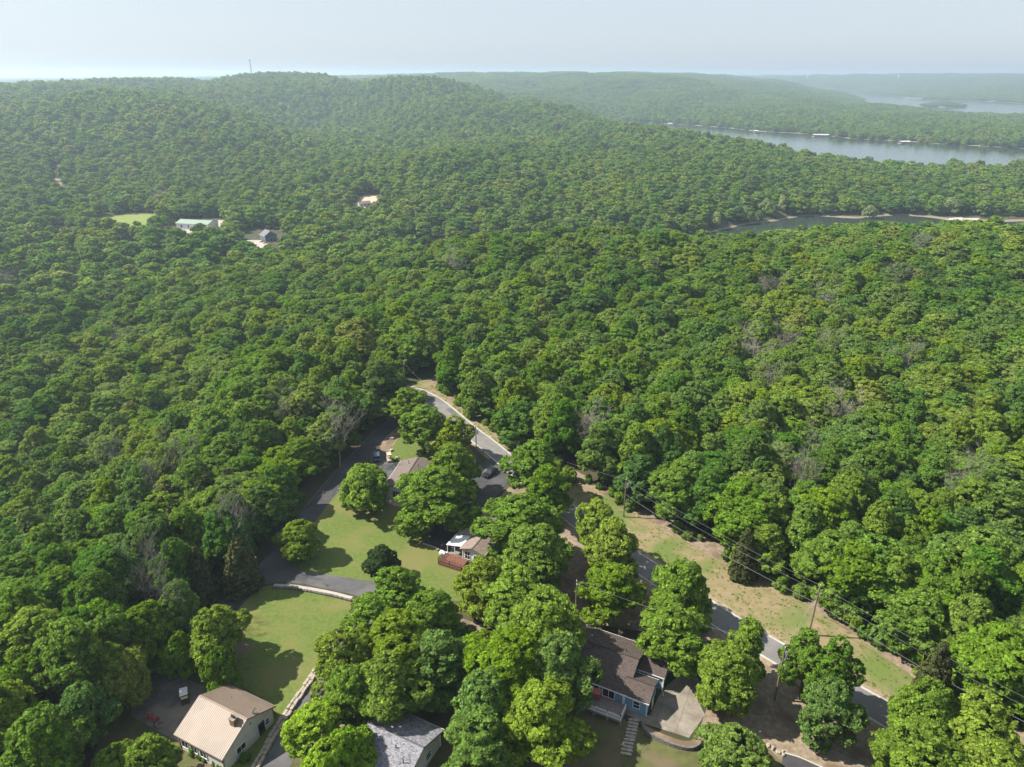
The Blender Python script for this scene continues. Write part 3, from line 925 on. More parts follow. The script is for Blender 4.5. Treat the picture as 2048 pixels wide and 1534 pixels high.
tree_objs = []
for i, (u, v, rp, H, pr, mt, lb) in enumerate(yard_trees):
    x, y, z, r = crown_at(u, v, rp, H)
    place_tree('shade_tree', pr, x, y, 0, H, r * (1.14 if (v > 1180 and 680 < u < 1130 and u not in (965, 690, 960, 700)) else 1.03), i * 1.7, lb, mat=mt)
    SPECIAL.append((x, y, 1.5))
bare_list = [(1512,712,44,'bare grey tree, the larger of two side by side in the right woods'),(1548,692,30,'slim bare tree just right of the larger bare tree'),
             (1553,775,34,'fan shaped bare tree below the pair of bare trees'),(1688,825,46,'wide bare tree in the middle of the right woods'),
             (1594,945,40,'bare tree with pale trunk above the lone yellowish oak'),(1165,852,36,'bare twiggy tree at the wood edge right of the road'),
             (1660,705,26,'small bare tree between green crowns upper right'),(1818,725,36,'bare spreading tree far right of the woods'),
             (1643,603,24,'small grey bare tree near the yellow patch of woods'),(1543,573,26,'bare tree on the far part of the right woods'),
             (1840,500,30,'bare tree near the crest of the right woods'),(1798,560,26,'bare grey tree below the crest of the right woods'),
             (1915,968,36,'bare tree near the right edge of the picture'),(498,1048,40,'bare tree beside the black driveway at the wood edge'),
             (278,1150,44,'white stemmed bare tree in the lower left woods'),(672,860,42,'bare tree with wide twigs left of the parked blue car'),
             (372,915,32,'brownish bare tree in the middle of the left woods'),(215,930,34,'bare tree among green crowns at the left'),
             (308,975,28,'small bare tree below the brownish bare tree'),(560,815,24,'bare tree beside the dark cedars of the left woods'),
             (345,1210,30,'grey bare tree behind the tan roofed house'),(220,690,26,'bare tree in the dim hollow far left'),
             (30,560,30,'bare grey tree at the left edge of the picture'),(320,390,22,'bare poplar beside the meadow shed'),
             (905,535,26,'grey bare tree next to the lime coloured tree'),(1200,505,20,'bare tree on the woods above the cove'),
             (455,560,20,'grey bare tree among crowns left of centre')]
for i, (u, v, rp, lb) in enumerate(bare_list):
    H = 15.5
    x, y, z, r = crown_at(u, v, rp, H, .66, True)
    b = BARE[i % 4]
    e = empty('bare_tree', (x, y, z), i * 1.3)
    s_ = r / 3.6
    e.scale = (s_, s_, H / 12.0)
    link('trunk', b[0], e); link('branches', b[1], e)
    tag(e, lb, 'tree', 'bare trees standing in the woods')
    SPECIAL.append((x, y, 3.8))
    dv = Vector((x, y, 0)).normalized()
    SPECIAL.append((x - dv.x * 5, y - dv.y * 5, 3.0))
cedar_list = [(548,800,26,'dark cedar beside a bare tree in the left woods'),(610,850,24,'dark cedar uphill of the black driveway'),(655,835,22,'dark cedar left of the wide bare tree'),
              (345,1010,28,'olive cedar in the middle of the left woods'),(420,1000,30,'tall olive cedar left of the black driveway'),(460,985,26,'olive cedar behind the bare driveway tree'),
              (350,1065,28,'olive cedar below the tall olive cedar'),(205,1010,26,'dark cedar toward the left edge'),(250,1050,26,'rounded dark cedar left of centre in the woods'),
              (480,1130,30,'dark cedar at the driveway fork'),(400,1150,26,'dark cedar in the shade left of the driveway fork'),(1325,690,22,'olive cedar among bright crowns right of centre'),
              (1590,590,28,'dark cedar on the upper right woods'),(1580,700,26,'olive cedar beside the pair of bare trees'),(1950,615,28,'dark cedar near the right edge'),
              (2010,560,24,'dark cedar at the far right below the crest'),(1870,1350,30,'brownish cedar at the wood edge lower right'),
              (1490,1110,20,'young cedar at the foot of the woods above the bank')]
for i, (u, v, rp, lb) in enumerate(cedar_list):
    H = 11.0
    x, y, z, r = crown_at(u, v, rp, H, .5, True)
    place_tree('cedar', CEDAR[i % 2], x, y, z, H, r, i, lb, group='dark cedars in the woods')
    SPECIAL.append((x, y, 3.2))
odd = [(880,540,30,14,L_,'lime coloured tree beside a bare tree behind the road'),(440,585,36,14,B_,'yellowish green tree standing out left of centre'),
       (1345,755,38,14,B_,'yellow green tree above the right woods centre'),(1700,985,48,14,M_leaf_bright,'wide yellowish oak in the lower right woods'),
       (1760,1050,46,14,B_,'yellowish oak below the wide yellowish oak'),(1470,790,40,14,B_,'bright green tree left of the fan shaped bare tree')]
for i, (u, v, rp, H, mt, lb) in enumerate(odd):
    x, y, z, r = crown_at(u, v, rp, H, .7, True)
    place_tree('oak_tree', KINDS[i % 8], x, y, z, H + .8, r, i * 2.1, lb, mat=mt)
    SPECIAL.append((x, y, r * .95))
pale = [(1430,441,11,10,'pale tree at the water, leftmost of the pale shoreline trees'),(1488,432,12,10,'pale rounded tree on the cove bank'),(1532,416,10,11,'pale slim tree on the cove bank'),
        (1565,410,9,12,'pale upright tree at the bend of the cove'),(1740,428,9,9,'small pale tree on the bare shore'),(1901,415,14,12,'tall pale tree beside the shore ramp'),
        (1300,487,10,9,'pale tree low above the hidden water'),(1255,497,7,8,'small pale tree at the near end of the cove')]
for i, (u, v, rp, H, lb) in enumerate(pale):
    x, y, z, r = crown_at(u, v, rp, H, .55, True)
    place_tree('pale_tree', YARD[i % 3], x, y, max(z, WATER + .3), H * 1.35, r * 1.35, i, lb, group='pale trees along the cove', mat=Pl)
    SPECIAL.append((x, y, 5))
    dv = Vector((x, y, 0)).normalized()
    SPECIAL.append((x - dv.x * 12, y - dv.y * 12, 6))

# ------------------------------------------------------------------ the woods
def poly_px(px, z=None):
    if z is None:
        return np.array([P(*q)[:2] for q in px])
    return np.array([P(q[0], q[1], z)[:2] for q in px])
CLEAR = [poly_px([(800,757),(790,828),(735,872),(688,920),(640,980),(600,1022),(556,1080),(510,1130),(470,1172),(440,1215),(395,1290),(340,1335),(285,1370),(262,1425),(215,1480),(190,1534),(180,1900),
                  (2600,1900),(2350,1640),(2080,1496),(1960,1438),(1850,1368),(1740,1288),(1620,1208),(1500,1148),(1400,1096),(1300,1038),(1185,981),(1110,941),(1040,891),(958,841),(905,801),(866,752)])]
def clear_g(px):
    CLEAR.append(np.array([G(*q)[:2] for q in px]))
clear_g([(195,470),(205,432),(310,428),(330,440),(300,476)])
clear_g([(340,452),(440,436),(460,462),(420,484),(365,492),(335,478)])
clear_g([(478,505),(492,462),(570,462),(582,500),(540,516)])
clear_g([(100,480),(112,462),(145,470),(150,490)])
clear_g([(104,400),(110,330),(122,330),(128,400)])
clear_g([(690,432),(715,395),(762,386),(768,404),(740,432)])
clear_g([(0,725),(60,700),(110,722),(60,735)])
clear_g([(150,690),(185,688),(192,720),(150,722)])
clear_g([(930,600),(938,570),(978,566),(978,592),(962,604)])
clear_g([(1875,440),(1905,434),(2060,434),(2060,447),(1900,448)])
clear_g([(-15,464),(-15,446),(20,446),(20,464)])
clear_g([(235,505),(245,485),(275,485),(270,505)])
clear_g([(1300,600),(1300,570),(1322,570),(1322,600)])
for u, v, rr_ in [(577,618,7),(1628,338,9),(1133,206,22),(1160,211,20),(1210,160,30),(1250,156,30),(1040,182,26),(1460,180,40),(1548,181,40),(400,186,12)]:
    q = G(u, v); dv = Vector((q.x, q.y, 0)).normalized()
    for t_ in range(4):
        SPECIAL.append((q.x - dv.x * rr_ * t_ * .9, q.y - dv.y * rr_ * t_ * .9, rr_))
def scatter(r0, r1, sp, jit=.4, amax=42.0, seed=1):
    rng = np.random.default_rng(seed)
    X = np.arange(-r1, r1, sp); Y = np.arange(0, r1, sp * .9)
    gx_, gy_ = np.meshgrid(X, Y)
    gx_ = gx_ + (np.arange(len(Y)) % 2)[:, None] * sp * .5
    gx_ = (gx_ + rng.uniform(-jit, jit, gx_.shape) * sp).ravel(); gy_ = (gy_ + rng.uniform(-jit, jit, gy_.shape) * sp).ravel()
    r = np.hypot(gx_, gy_); a = np.degrees(np.arctan2(gx_, gy_))
    k = (r >= r0) & (r < r1) & (np.abs(a) < amax)
    return gx_[k], gy_[k]
def keep(x, y, margin):
    k = np.ones(len(x), bool)
    for c in CLEAR:
        lo = c.min(0) - 20; hi = c.max(0) + 20
        s_ = (x > lo[0]) & (x < hi[0]) & (y > lo[1]) & (y < hi[1])
        if s_.any():
            i = np.where(s_)[0]
            k[i] &= ~(inside(x[i], y[i], c) | (dist_poly(x[i], y[i], c) < margin))
    for (sx, sy, sr) in SPECIAL:
        k &= (np.hypot(x - sx, y - sy) > sr)
    return k
# what the terrain hides from the air (with a wide margin)
HA = np.radians(np.linspace(-48, 48, 500)); HR = np.exp(np.linspace(math.log(60), math.log(13000), 420))
ha, hr = np.meshgrid(HA, HR)
hh = height(hr * np.sin(ha), hr * np.cos(ha))
HMAX = np.maximum.accumulate((hh - CAMH - 4) / hr, axis=0)
def seen(x, y, z, top):
    r = np.hypot(x, y); a = np.arctan2(x, y)
    ia = np.clip(((a - HA[0]) / (HA[-1] - HA[0]) * 499).astype(int), 0, 499)
    ir = np.clip(((np.log(r) - math.log(60)) / (math.log(13000) - math.log(60)) * 419).astype(int) - 2, 0, 419)
    return (z + top - CAMH) / r > HMAX[ir, ia]
PTS = []; IDX = []; SCL = []; ROT = []
def put(x, y, z, idx, scl, rot):
    PTS.append(np.stack([x, y, z], 1)); IDX.append(idx); SCL.append(scl); ROT.append(rot)
# near ring: the 300 trees that show largest become things of their own
x, y = scatter(48, 430, 6.5, .42, 64, 1)
z = height(x, y)
k = (z > WATER + 1.2) & keep(x, y, 1.2)
x, y, z = x[k], y[k], z[k]
rng = np.random.default_rng(5)
vi = rng.integers(0, 8, len(x)); scr = rng.uniform(.88, 1.48, len(x)); sch = rng.uniform(.70, 1.15, len(x)); ro = rng.uniform(0, 6.283, len(x))
fac = 1 + .5 * np.clip((np.hypot(x, y) - 190) / 200, 0, 1)
k = rng.uniform(size=len(x)) < 1.08 / fac ** 2
x, y, z, vi, scr, sch, ro, fac = x[k], y[k], z[k], vi[k], scr[k] * fac[k], sch[k] * fac[k] ** .3, ro[k], fac[k]
dip = np.sin(x * .05 + 1) * np.cos(y * .043) * .08
sch = sch + dip
# trees at the very edge of the clearing are lower and branch to the ground
pu, pv, dep = project(x, y, z + 9)
vis = (pu > -20) & (pu < 2068) & (pv > 150) & (pv < 1590) & seen(x, y, z, 16)
size = np.where(vis, scr / dep, 0)
NIND = 300 - len(yard_trees) - len(odd)
order = np.argsort(-size)[:NIND]
is_ind = np.zeros(len(x), bool); is_ind[order] = True
drv = np.array([P(*q)[:2] for q in [(842,790),(762,868),(690,945),(622,1028),(558,1105),(478,1190),(345,1345),(250,1500),(200,1700)]])
rdv = np.array([p[:2] for p in road_line])
MARK_R = [('the far road bend', P(870, 760)), ('the transformer pole', P(1000, 850)), ('the wood edge pole', P(1247, 1020)),
          ('the guyed pole', P(1617, 1250)), ('the lower right corner', P(1960, 1430))]
MARK_L = [('the upper black driveway', P(770, 825)), ('the parked blue car', P(680, 900)), ('the driveway middle', P(600, 1010)),
          ('the driveway fork', P(510, 1120)), ('the brown yard', P(290, 1340)), ('the lower left corner', P(120, 1490))]
def mark(x_, y_, left):
    return min(MARK_L if left else MARK_R, key=lambda q: math.hypot(q[1].x - x_, q[1].y - y_))[0]
edge_d = dist_poly(x, y, CLEAR[0])
for i in order:
    pr = KINDS[vi[i]]
    left = bool(x[i] < -30 or (y[i] > 190 and x[i] < -20))
    lm = mark(x[i], y[i], left)
    row = 'at the edge of' if edge_d[i] < 6 else ('in the second rows of' if edge_d[i] < 16 else 'deep inside')
    wood = 'the left woods' if left else 'the right woods'
    place_tree('oak_tree', pr, x[i], y[i], z[i] - .1, pr[2] * sch[i], pr[3] * scr[i], ro[i],
               'green broadleaf tree %s %s nearest %s' % (row, wood, lm), group='trees %s %s near %s' % (row, wood, lm))
j = ~is_ind & seen(x, y, z, 22) & (np.abs(np.degrees(np.arctan2(x, y))) < np.where(np.hypot(x, y) < 260, 64, 44))
put(x[j], y[j], z[j] - .1, vi[j], np.stack([scr[j] * rng.uniform(.88, 1.14, j.sum()), scr[j] * rng.uniform(.88, 1.14, j.sum()), sch[j]], 1), ro[j])
# middle and far rings: simpler copies
x, y = scatter(430, 1050, 10.8, .45, 40, 2)
z = height(x, y)
k = (z > WATER + .7) & keep(x, y, 2.5) & seen(x, y, z, 22)
x, y, z = x[k], y[k], z[k]
m_ = len(x); s1 = rng.uniform(1.05, 1.95, m_)
put(x, y, z, 8 + rng.integers(0, 5, m_), np.stack([s1, s1 * rng.uniform(.85, 1.15, m_), s1 * rng.uniform(.48, .66, m_)], 1), rng.uniform(0, 6.283, m_))
x, y = scatter(1050, 2500, 14.5, .46, 39, 3)
z = height(x, y)
k = (z > WATER + .2) & keep(x, y, 2) & seen(x, y, z, 22)
x, y, z = x[k], y[k], z[k]
m_ = len(x); s1 = rng.uniform(1.3, 2.4, m_)
put(x, y, z - 1, 13 + rng.integers(0, 4, m_), np.stack([s1, s1 * rng.uniform(.85, 1.15, m_), s1 * rng.uniform(.44, .62, m_)], 1), rng.uniform(0, 6.283, m_))
x, y = scatter(2500, 9500, 30.0, .4, 38, 4)
z = height(x, y)
k = (z > WATER + .8) & seen(x, y, z, 30)
x, y, z = x[k], y[k], z[k]
m_ = len(x); s1 = rng.uniform(.9, 1.2, m_)
put(x, y, z - 1, 17 + rng.integers(0, 3, m_), np.stack([s1, s1, rng.uniform(.8, 1.2, m_)], 1), rng.uniform(0, 6.283, m_))
proto_col = bpy.data.collections.new('wood_tree_kinds')
def proto(i, me):
    o = bpy.data.objects.new('wood_tree_%02d' % i, me)
    proto_col.objects.link(o)
for i in range(8):
    proto(i, KINDS[i][0])
for i in range(5):
    proto(8 + i, to_mesh('wood_tree', *crown_geo(500 + i, H=13 + i * .4, R=4.4, nl=11, base=.08, per=12, size=.62, clump=.72, dens=.95, core=.45, drop=.1), [M_leaf]))
for i in range(4):
    proto(13 + i, to_mesh('wood_tree', *crown_geo(600 + i, H=13 + i * .4, R=4.6, nl=9, base=.05, per=7, size=.95, clump=1.05, dens=.95, core=.55), [M_leaf]))
for i in range(3):
    rg = np.random.default_rng(700 + i)
    Vs = []; Fs = []; Ts = []; Cv = []; Cf = []; kk = 0; cc = 0
    for a in range(30):
        V, F, T, CV, CF = crown_geo(800 + i * 40 + a, H=rg.uniform(10, 15), R=rg.uniform(3.8, 5.6), nl=3, base=.1, per=5, size=1.5, clump=1.9, dens=.9, core=.9)
        off = np.array([rg.uniform(-18, 18), rg.uniform(-18, 18), 0])
        Vs.append(V + off); Fs.append(F + kk); Ts.append(T); Cv.append(CV + off); Cf.append(CF - len(V) + cc); kk += len(V); cc += len(CV)
    V = np.concatenate(Vs)
    proto(17 + i, to_mesh('wood_patch', V, np.concatenate(Fs), np.concatenate(Ts), np.concatenate(Cv), np.concatenate(Cf) + len(V), [M_leaf]))
PT = np.concatenate(PTS); ID = np.concatenate(IDX); SL = np.concatenate(SCL); RO = np.concatenate(ROT)
print('wood instances', len(PT), np.bincount(ID))
def instancer(name, pts, idx, scl, rot, coll, label):
    me = bpy.data.meshes.new(name)
    me.vertices.add(len(pts)); me.vertices.foreach_set('co', pts.astype(np.float32).ravel())
    a = me.attributes.new('idx', 'INT', 'POINT'); a.data.foreach_set('value', idx.astype(np.int32))
    a = me.attributes.new('scl', 'FLOAT_VECTOR', 'POINT'); a.data.foreach_set('vector', scl.astype(np.float32).ravel())
    a = me.attributes.new('rot', 'FLOAT', 'POINT'); a.data.foreach_set('value', rot.astype(np.float32))
    me.update()
    o = link(name, me)
    g = bpy.data.node_groups.new(name, 'GeometryNodeTree')
    g.interface.new_socket('Geometry', in_out='INPUT', socket_type='NodeSocketGeometry')
    g.interface.new_socket('Geometry', in_out='OUTPUT', socket_type='NodeSocketGeometry')
    gi = g.nodes.new('NodeGroupInput'); go = g.nodes.new('NodeGroupOutput')
    ci = g.nodes.new('GeometryNodeCollectionInfo'); ci.inputs['Collection'].default_value = coll
    ci.inputs['Separate Children'].default_value = True; ci.inputs['Reset Children'].default_value = True
    ip = g.nodes.new('GeometryNodeInstanceOnPoints'); ip.inputs['Pick Instance'].default_value = True
    def na_(nm, dt):
        q = g.nodes.new('GeometryNodeInputNamedAttribute'); q.data_type = dt; q.inputs['Name'].default_value = nm
        return q.outputs[0]
    cx = g.nodes.new('ShaderNodeCombineXYZ')
    g.links.new(na_('rot', 'FLOAT'), cx.inputs[2])
    g.links.new(gi.outputs[0], ip.inputs['Points']); g.links.new(ci.outputs[0], ip.inputs['Instance'])
    g.links.new(na_('idx', 'INT'), ip.inputs['Instance Index'])
    g.links.new(cx.outputs[0], ip.inputs['Rotation']); g.links.new(na_('scl', 'FLOAT_VECTOR'), ip.inputs['Scale'])
    g.links.new(ip.outputs[0], go.inputs[0])
    md = o.modifiers.new('scatter', 'NODES'); md.node_group = g
    tag(o, label, None, None, 'stuff')
    return o
instancer('forest', PT, ID, SL, RO, proto_col, 'dense green forest covering the hills around the lake')
#__OBJECTS_BEGIN__

# ------------------------------------------------------------------ building parts
def slab(m, a, b, c, d, th, mi=0):
    """roof slab: a-b eave, d-c ridge; top carries metre UVs"""
    a, b, c, d = [Vector(q) for q in (a, b, c, d)]
    nrm = (b - a).cross(d - a).normalized()
    if nrm.z < 0:
        nrm = -nrm
    ux = (b - a).normalized(); L = (d - a).length
    t = [a, b, c, d]; lo = [q - nrm * th for q in t]
    uv = [((q - a).dot(ux), (q - a).dot((d - a - ux * (d - a).dot(ux)).normalized())) for q in t]
    if (b - a).cross(c - a).z > 0:
        m.quad(t, mi, uv); m.quad(lo[::-1], mi)
    else:
        m.quad(t[::-1], mi, uv[::-1]); m.quad(lo, mi)
    for i in range(4):
        j = (i + 1) % 4
        m.quad([lo[i], lo[j], t[j], t[i]], mi)
    return m
def window(root, face, half, s, z, wd, ht, name='window', frame=None, pane=None, bars=(0, 1)):
    """frame + pane set on a wall; face in x+ x- y+ y-; half = distance of that wall from the centre"""
    frame = frame or M_white; pane = pane or M_glass
    rz = {'x+': 0, 'y+': math.pi / 2, 'x-': math.pi, 'y-': -math.pi / 2}[face]
    M = Matrix.Rotation(rz, 4, 'Z')
    def tf(q):
        return M @ Vector(q)
    sgn = {'x+': 1, 'y+': -1, 'x-': -1, 'y-': 1}[face]
    s = s * sgn
    f = MB(); p = MB()
    def bx(mb, y0, y1, z0, z1, x0, x1):
        c = tf(((x0 + x1) / 2, (y0 + y1) / 2, (z0 + z1) / 2))
        mb.box(c, (x1 - x0, y1 - y0, z1 - z0), rz)
    t = .09
    bx(f, s - wd / 2 - t, s - wd / 2, z - t, z + ht + t, half - .02, half + .07); bx(f, s + wd / 2, s + wd / 2 + t, z - t, z + ht + t, half - .02, half + .07)
    bx(f, s - wd / 2, s + wd / 2, z - t, z, half - .02, half + .08); bx(f, s - wd / 2, s + wd / 2, z + ht, z + ht + t, half - .02, half + .07)
    for k in range(bars[0]):
        yy = s - wd / 2 + wd * (k + 1) / (bars[0] + 1); bx(f, yy - .03, yy + .03, z, z + ht, half - .01, half + .05)
    for k in range(bars[1]):
        zz = z + ht * (k + 1) / (bars[1] + 1); bx(f, s - wd / 2, s + wd / 2, zz - .03, zz + .03, half - .01, half + .055)
    bx(p, s - wd / 2, s + wd / 2, z, z + ht, half - .03, half + .02)
    o = f.build(name, frame, root)
    p.build('pane', pane, o)
    return o
def gable(root, L, W, eave, ridge, wall, roofm, over=.45, cx=0, cy=0, base=-.3, fascia=None, th=.14, rake=None):
    """walls, two roof slopes, fascias; ridge along local x"""
    fascia = fascia or M_white
    wx, wy = L / 2 - over, W / 2 - over
    slope = (ridge - eave) / (W / 2)
    we = eave + slope * over - .16
    wr = we + slope * wy
    m = MB()
    x0, x1, y0, y1 = cx - wx, cx + wx, cy - wy, cy + wy
    for a, b in (((x0, y0), (x1, y0)), ((x1, y1), (x0, y1))):
        m.quad([(*a, base), (*b, base), (*b, we), (*a, we)])
    m.quad([(x1, y0, base), (x1, y1, base), (x1, y1, we), (x1, cy, wr), (x1, y0, we)])
    m.quad([(x0, y1, base), (x0, y0, base), (x0, y0, we), (x0, cy, wr), (x0, y1, we)])
    m.build('wall', wall, root)
    X0, X1, Y0, Y1 = cx - L / 2, cx + L / 2, cy - W / 2, cy + W / 2
    slab(MB(), (X0, Y0, eave), (X1, Y0, eave), (X1, cy - .004, ridge), (X0, cy - .004, ridge), th).build('roof_slope', roofm, root)
    slab(MB(), (X1, Y1, eave), (X0, Y1, eave), (X0, cy + .004, ridge), (X1, cy + .004, ridge), th).build('roof_slope', roofm, root)
    m = MB()
    m.bar((X0, cy, ridge + .012), (X1, cy, ridge + .012), .24, .05)
    m.build('ridge_cap', roofm, root)
    m = MB()
    for yy in (Y0 - .03, Y1 + .03):
        m.bar((X0, yy, eave - .09), (X1, yy, eave - .09), .05, .17)
    o = m.build('fascia', fascia, root)
    for xx in (X0 - .03, X1 + .03):
        m = MB()
        m.bar((xx, Y0, eave - .10), (xx, cy, ridge - .10), .05, .17); m.bar((xx, Y1, eave - .10), (xx, cy, ridge - .10), .05, .17)
        m.build('rake_board', rake or roofm, root)
    for xx in (x0, x1):
        for yy in (y0, y1):
            MB().box((xx, yy, (we + base) / 2), (.16, .16, we - base)).build('corner_trim', fascia, root)
    return wx, wy
def rot_of(a, b):
    d = Vector(b) - Vector(a)
    return math.atan2(d.y, d.x)

# ------------------------------------------------------------------ tan metal roofed house
C_, D_, E_, F_ = P(347, 1467.8, 3), P(443.1, 1520.6, 3), P(458.3, 1368.2, 3), P(551.5, 1411.6, 3)
cen = (C_ + D_ + E_ + F_) / 4
rz = rot_of(C_ + E_, D_ + F_)
Lh = ((D_ - C_).length + (F_ - E_).length) / 2; Wh = ((E_ - C_).length + (F_ - D_).length) / 2
th_ = empty('tan_roof_house', (cen.x, cen.y, 0), rz)
tag(th_, 'cream house with a ribbed tan metal gable roof beside the stone edged driveway', 'house')
wx, wy = gable(th_, Lh, Wh, 3.0, 5.5, M_cream, M_tanmetal, .35, fascia=M_tanmetal)
rb = MB()
for sgn in (-1, 1):
    k = int(Lh / .30)
    for i in range(k + 1):
        x = -Lh / 2 + .03 + i * (Lh - .06) / k
        rb.bar((x, sgn * Wh / 2, 3.012), (x, sgn * .12, 5.5 - .04), .05, .055)
o = rb.build('roof_ribs', M_tanmetal, th_); o['kind'] = 'stuff'
ch = MB().box((Lh / 2 - 1.5, -1.0, 5.35), (.85, .85, 1.2)).build('chimney', M_brick, th_)
MB().box((Lh / 2 - 1.5, -1.0, 5.99), (1.0, 1.0, .1)).build('chimney_cap', M_conc, ch)
for dx in (-.18, .2):
    MB().tube([(Lh / 2 - 1.5 + dx, -1.0, 6.0), (Lh / 2 - 1.5 + dx, -1.0, 6.5)], .12, 8).build('flue', M_dark, ch)
ds = MB()
ds.tube([(Lh / 2 - .6, 1.7, 4.6), (Lh / 2 - .6, 1.7, 5.1)], .03, 6)
o = ds.build('dish_mount', M_grey, th_)
ds = MB()
rings = []
for q in range(4):
    r = .07 + .12 * q
    rings.append([(Lh / 2 - .6 - .05 + .12 * (q / 3) ** 2 + .25 * r * math.cos(a), 1.7 + r * math.sin(a), 5.2 + r * math.cos(a)) for a in [i * 6.283 / 14 for i in range(14)]])
ds.loft(rings).build('satellite_dish', M_whitemetal, th_)
for (x, y) in ((-1.2, 2.5), (1.2, 1.0)):
    MB().tube([(x, y, 3.6), (x, y, 5.1 - y * .28)], .06, 8).build('vent_pipe', M_dark, th_)
window(th_, 'x+', wx, -1.6, .9, 1.5, 1.0, bars=(1, 0), frame=M_white)
window(th_, 'x+', wx, 2.3, .2, .95, 2.0, 'door', frame=M_dark, bars=(0, 0))
window(th_, 'x+', wx, 3.4, .9, .7, 1.0)
window(th_, 'x+', wx, .55, 3.6, .6, .6, 'gable_vent', frame=M_white, pane=M_dark, bars=(0, 2))
for s_ in (-3.2, -1.4, .4):
    window(th_, 'y-', wy, s_, .8, 1.2, 1.2, bars=(1, 0))
window(th_, 'x-', wx, 1.5, .2, 2.4, 2.1, 'garage_door', bars=(0, 3), pane=M_whitemetal)
window(th_, 'y+', wy, 1.0, 1.0, 1.2, 1.1)
# porch rail and yard slab of the tan house
yard = sheet('concrete_yard', [(300,1352),(350,1346),(412,1375),(395,1400),(350,1466),(385,1495),(330,1470),(262,1432),(265,1400)], .030, M_pave, False)
def ac_unit(u, v, label):
    q = P(u, v)
    r = empty('air_conditioner', q, rz)
    tag(r, label, 'air conditioner', 'outdoor units beside the tan roofed house')
    m = MB().box((0, 0, .42), (.85, .85, .74)); m.build('cabinet', M_grey, r, bevel=.03)
    MB().box((0, 0, .02), (1.05, 1.05, .08)).build('base_pad', M_conc, r)
    m = MB().tube([(0, 0, .78), (0, 0, .83)], .33, 14); m.build('fan_grille', M_dark, r)
    m = MB()
    for i in range(7):
        m.box((.432, 0, .15 + i * .09), (.012, .78, .03))
    m.build('louvres', M_dark, r)
ac_unit(527, 1455, 'grey outdoor unit against the middle of the cream gable wall')
ac_unit(478, 1510, 'grey outdoor unit at the lower corner of the cream gable wall')
for i, (u, v, r) in enumerate([(388,1505,1.0),(403,1513,.8),(415,1520,.75),(433,1527,.8),(447,1533,.9),(545,1432,.6),(490,1520,.9)]):
    q = P(u, v)
    o = link('shrub', BUSH[i % 3]); o.location = q; o.scale = (r, r, r); o.rotation_euler = (0, 0, i * 2)
    tag(o, ['small leafy shrub in the bed along the front of the tan roofed house', 'low shrub beside the cream gable wall'][i > 4], 'shrub', ['shrubs in front of the tan roofed house', 'shrubs by the cream gable wall'][i > 4])

# ------------------------------------------------------------------ carts and cars
def wheel(root, x, y, r, wd, rim=M_chrome):
    w_ = MB().tube([(x, y - wd / 2, r), (x, y + wd / 2, r)], r, 16).build('wheel', M_tyre, root)
    MB().tube([(x, y - wd / 2 - .008, r), (x, y + wd / 2 + .008, r)], r * .6, 12).build('rim', rim, w_)
def golf_cart(loc, rz_, roofm, bodym, label):
    r = empty('golf_cart', loc, rz_)
    tag(r, label, 'golf cart')
    m = MB()
    m.loft([[(x, -.55, .3), (x, .55, .3), (x, .5, z), (x, -.5, z)] for x, z in ((-1.2, .75), (-.5, .8), (-.45, .42), (.45, .42), (.6, .8), (1.15, .62))])
    m.build('body', bodym, r, bevel=.03)
    MB().box((-.35, 0, .82), (.5, 1.0, .16)).build('seat', M_tan, r, bevel=.04)
    MB().box((-.6, 0, 1.12), (.1, 1.0, .45)).build('backrest', M_tan, r, bevel=.03)
    m = MB()
    for y in (-.5, .5):
        m.bar((.62, y, .78), (.42, y, 1.83), .04); m.bar((-.72, y, .78), (-.68, y, 1.83), .04)
    m.build('roof_posts', M_dark, r)
    m = MB().loft([[(x, -.6, 1.83), (x, .6, 1.83), (x, .55, 1.93), (x, -.55, 1.93)] for x in (-.95, .7)]); m.build('roof', roofm, r, bevel=.04)
    m = MB().bar((.5, .25, .7), (.2, .25, 1.05), .03); m.tube([(.18 + .0, .25 + .16 * math.cos(a), 1.06 + .16 * math.sin(a)) for a in [i * .628 for i in range(11)]], .02, 5)
    m.build('steering_wheel', M_dark, r)
    m = MB().bar((.6, 0, .82), (.43, 0, 1.8), .005, .95)
    m.build('windscreen', M_glass, r)
    for x in (-.8, .82):
        for y in (-.48, .48):
            wheel(r, x, y, .23, .18)
    return r
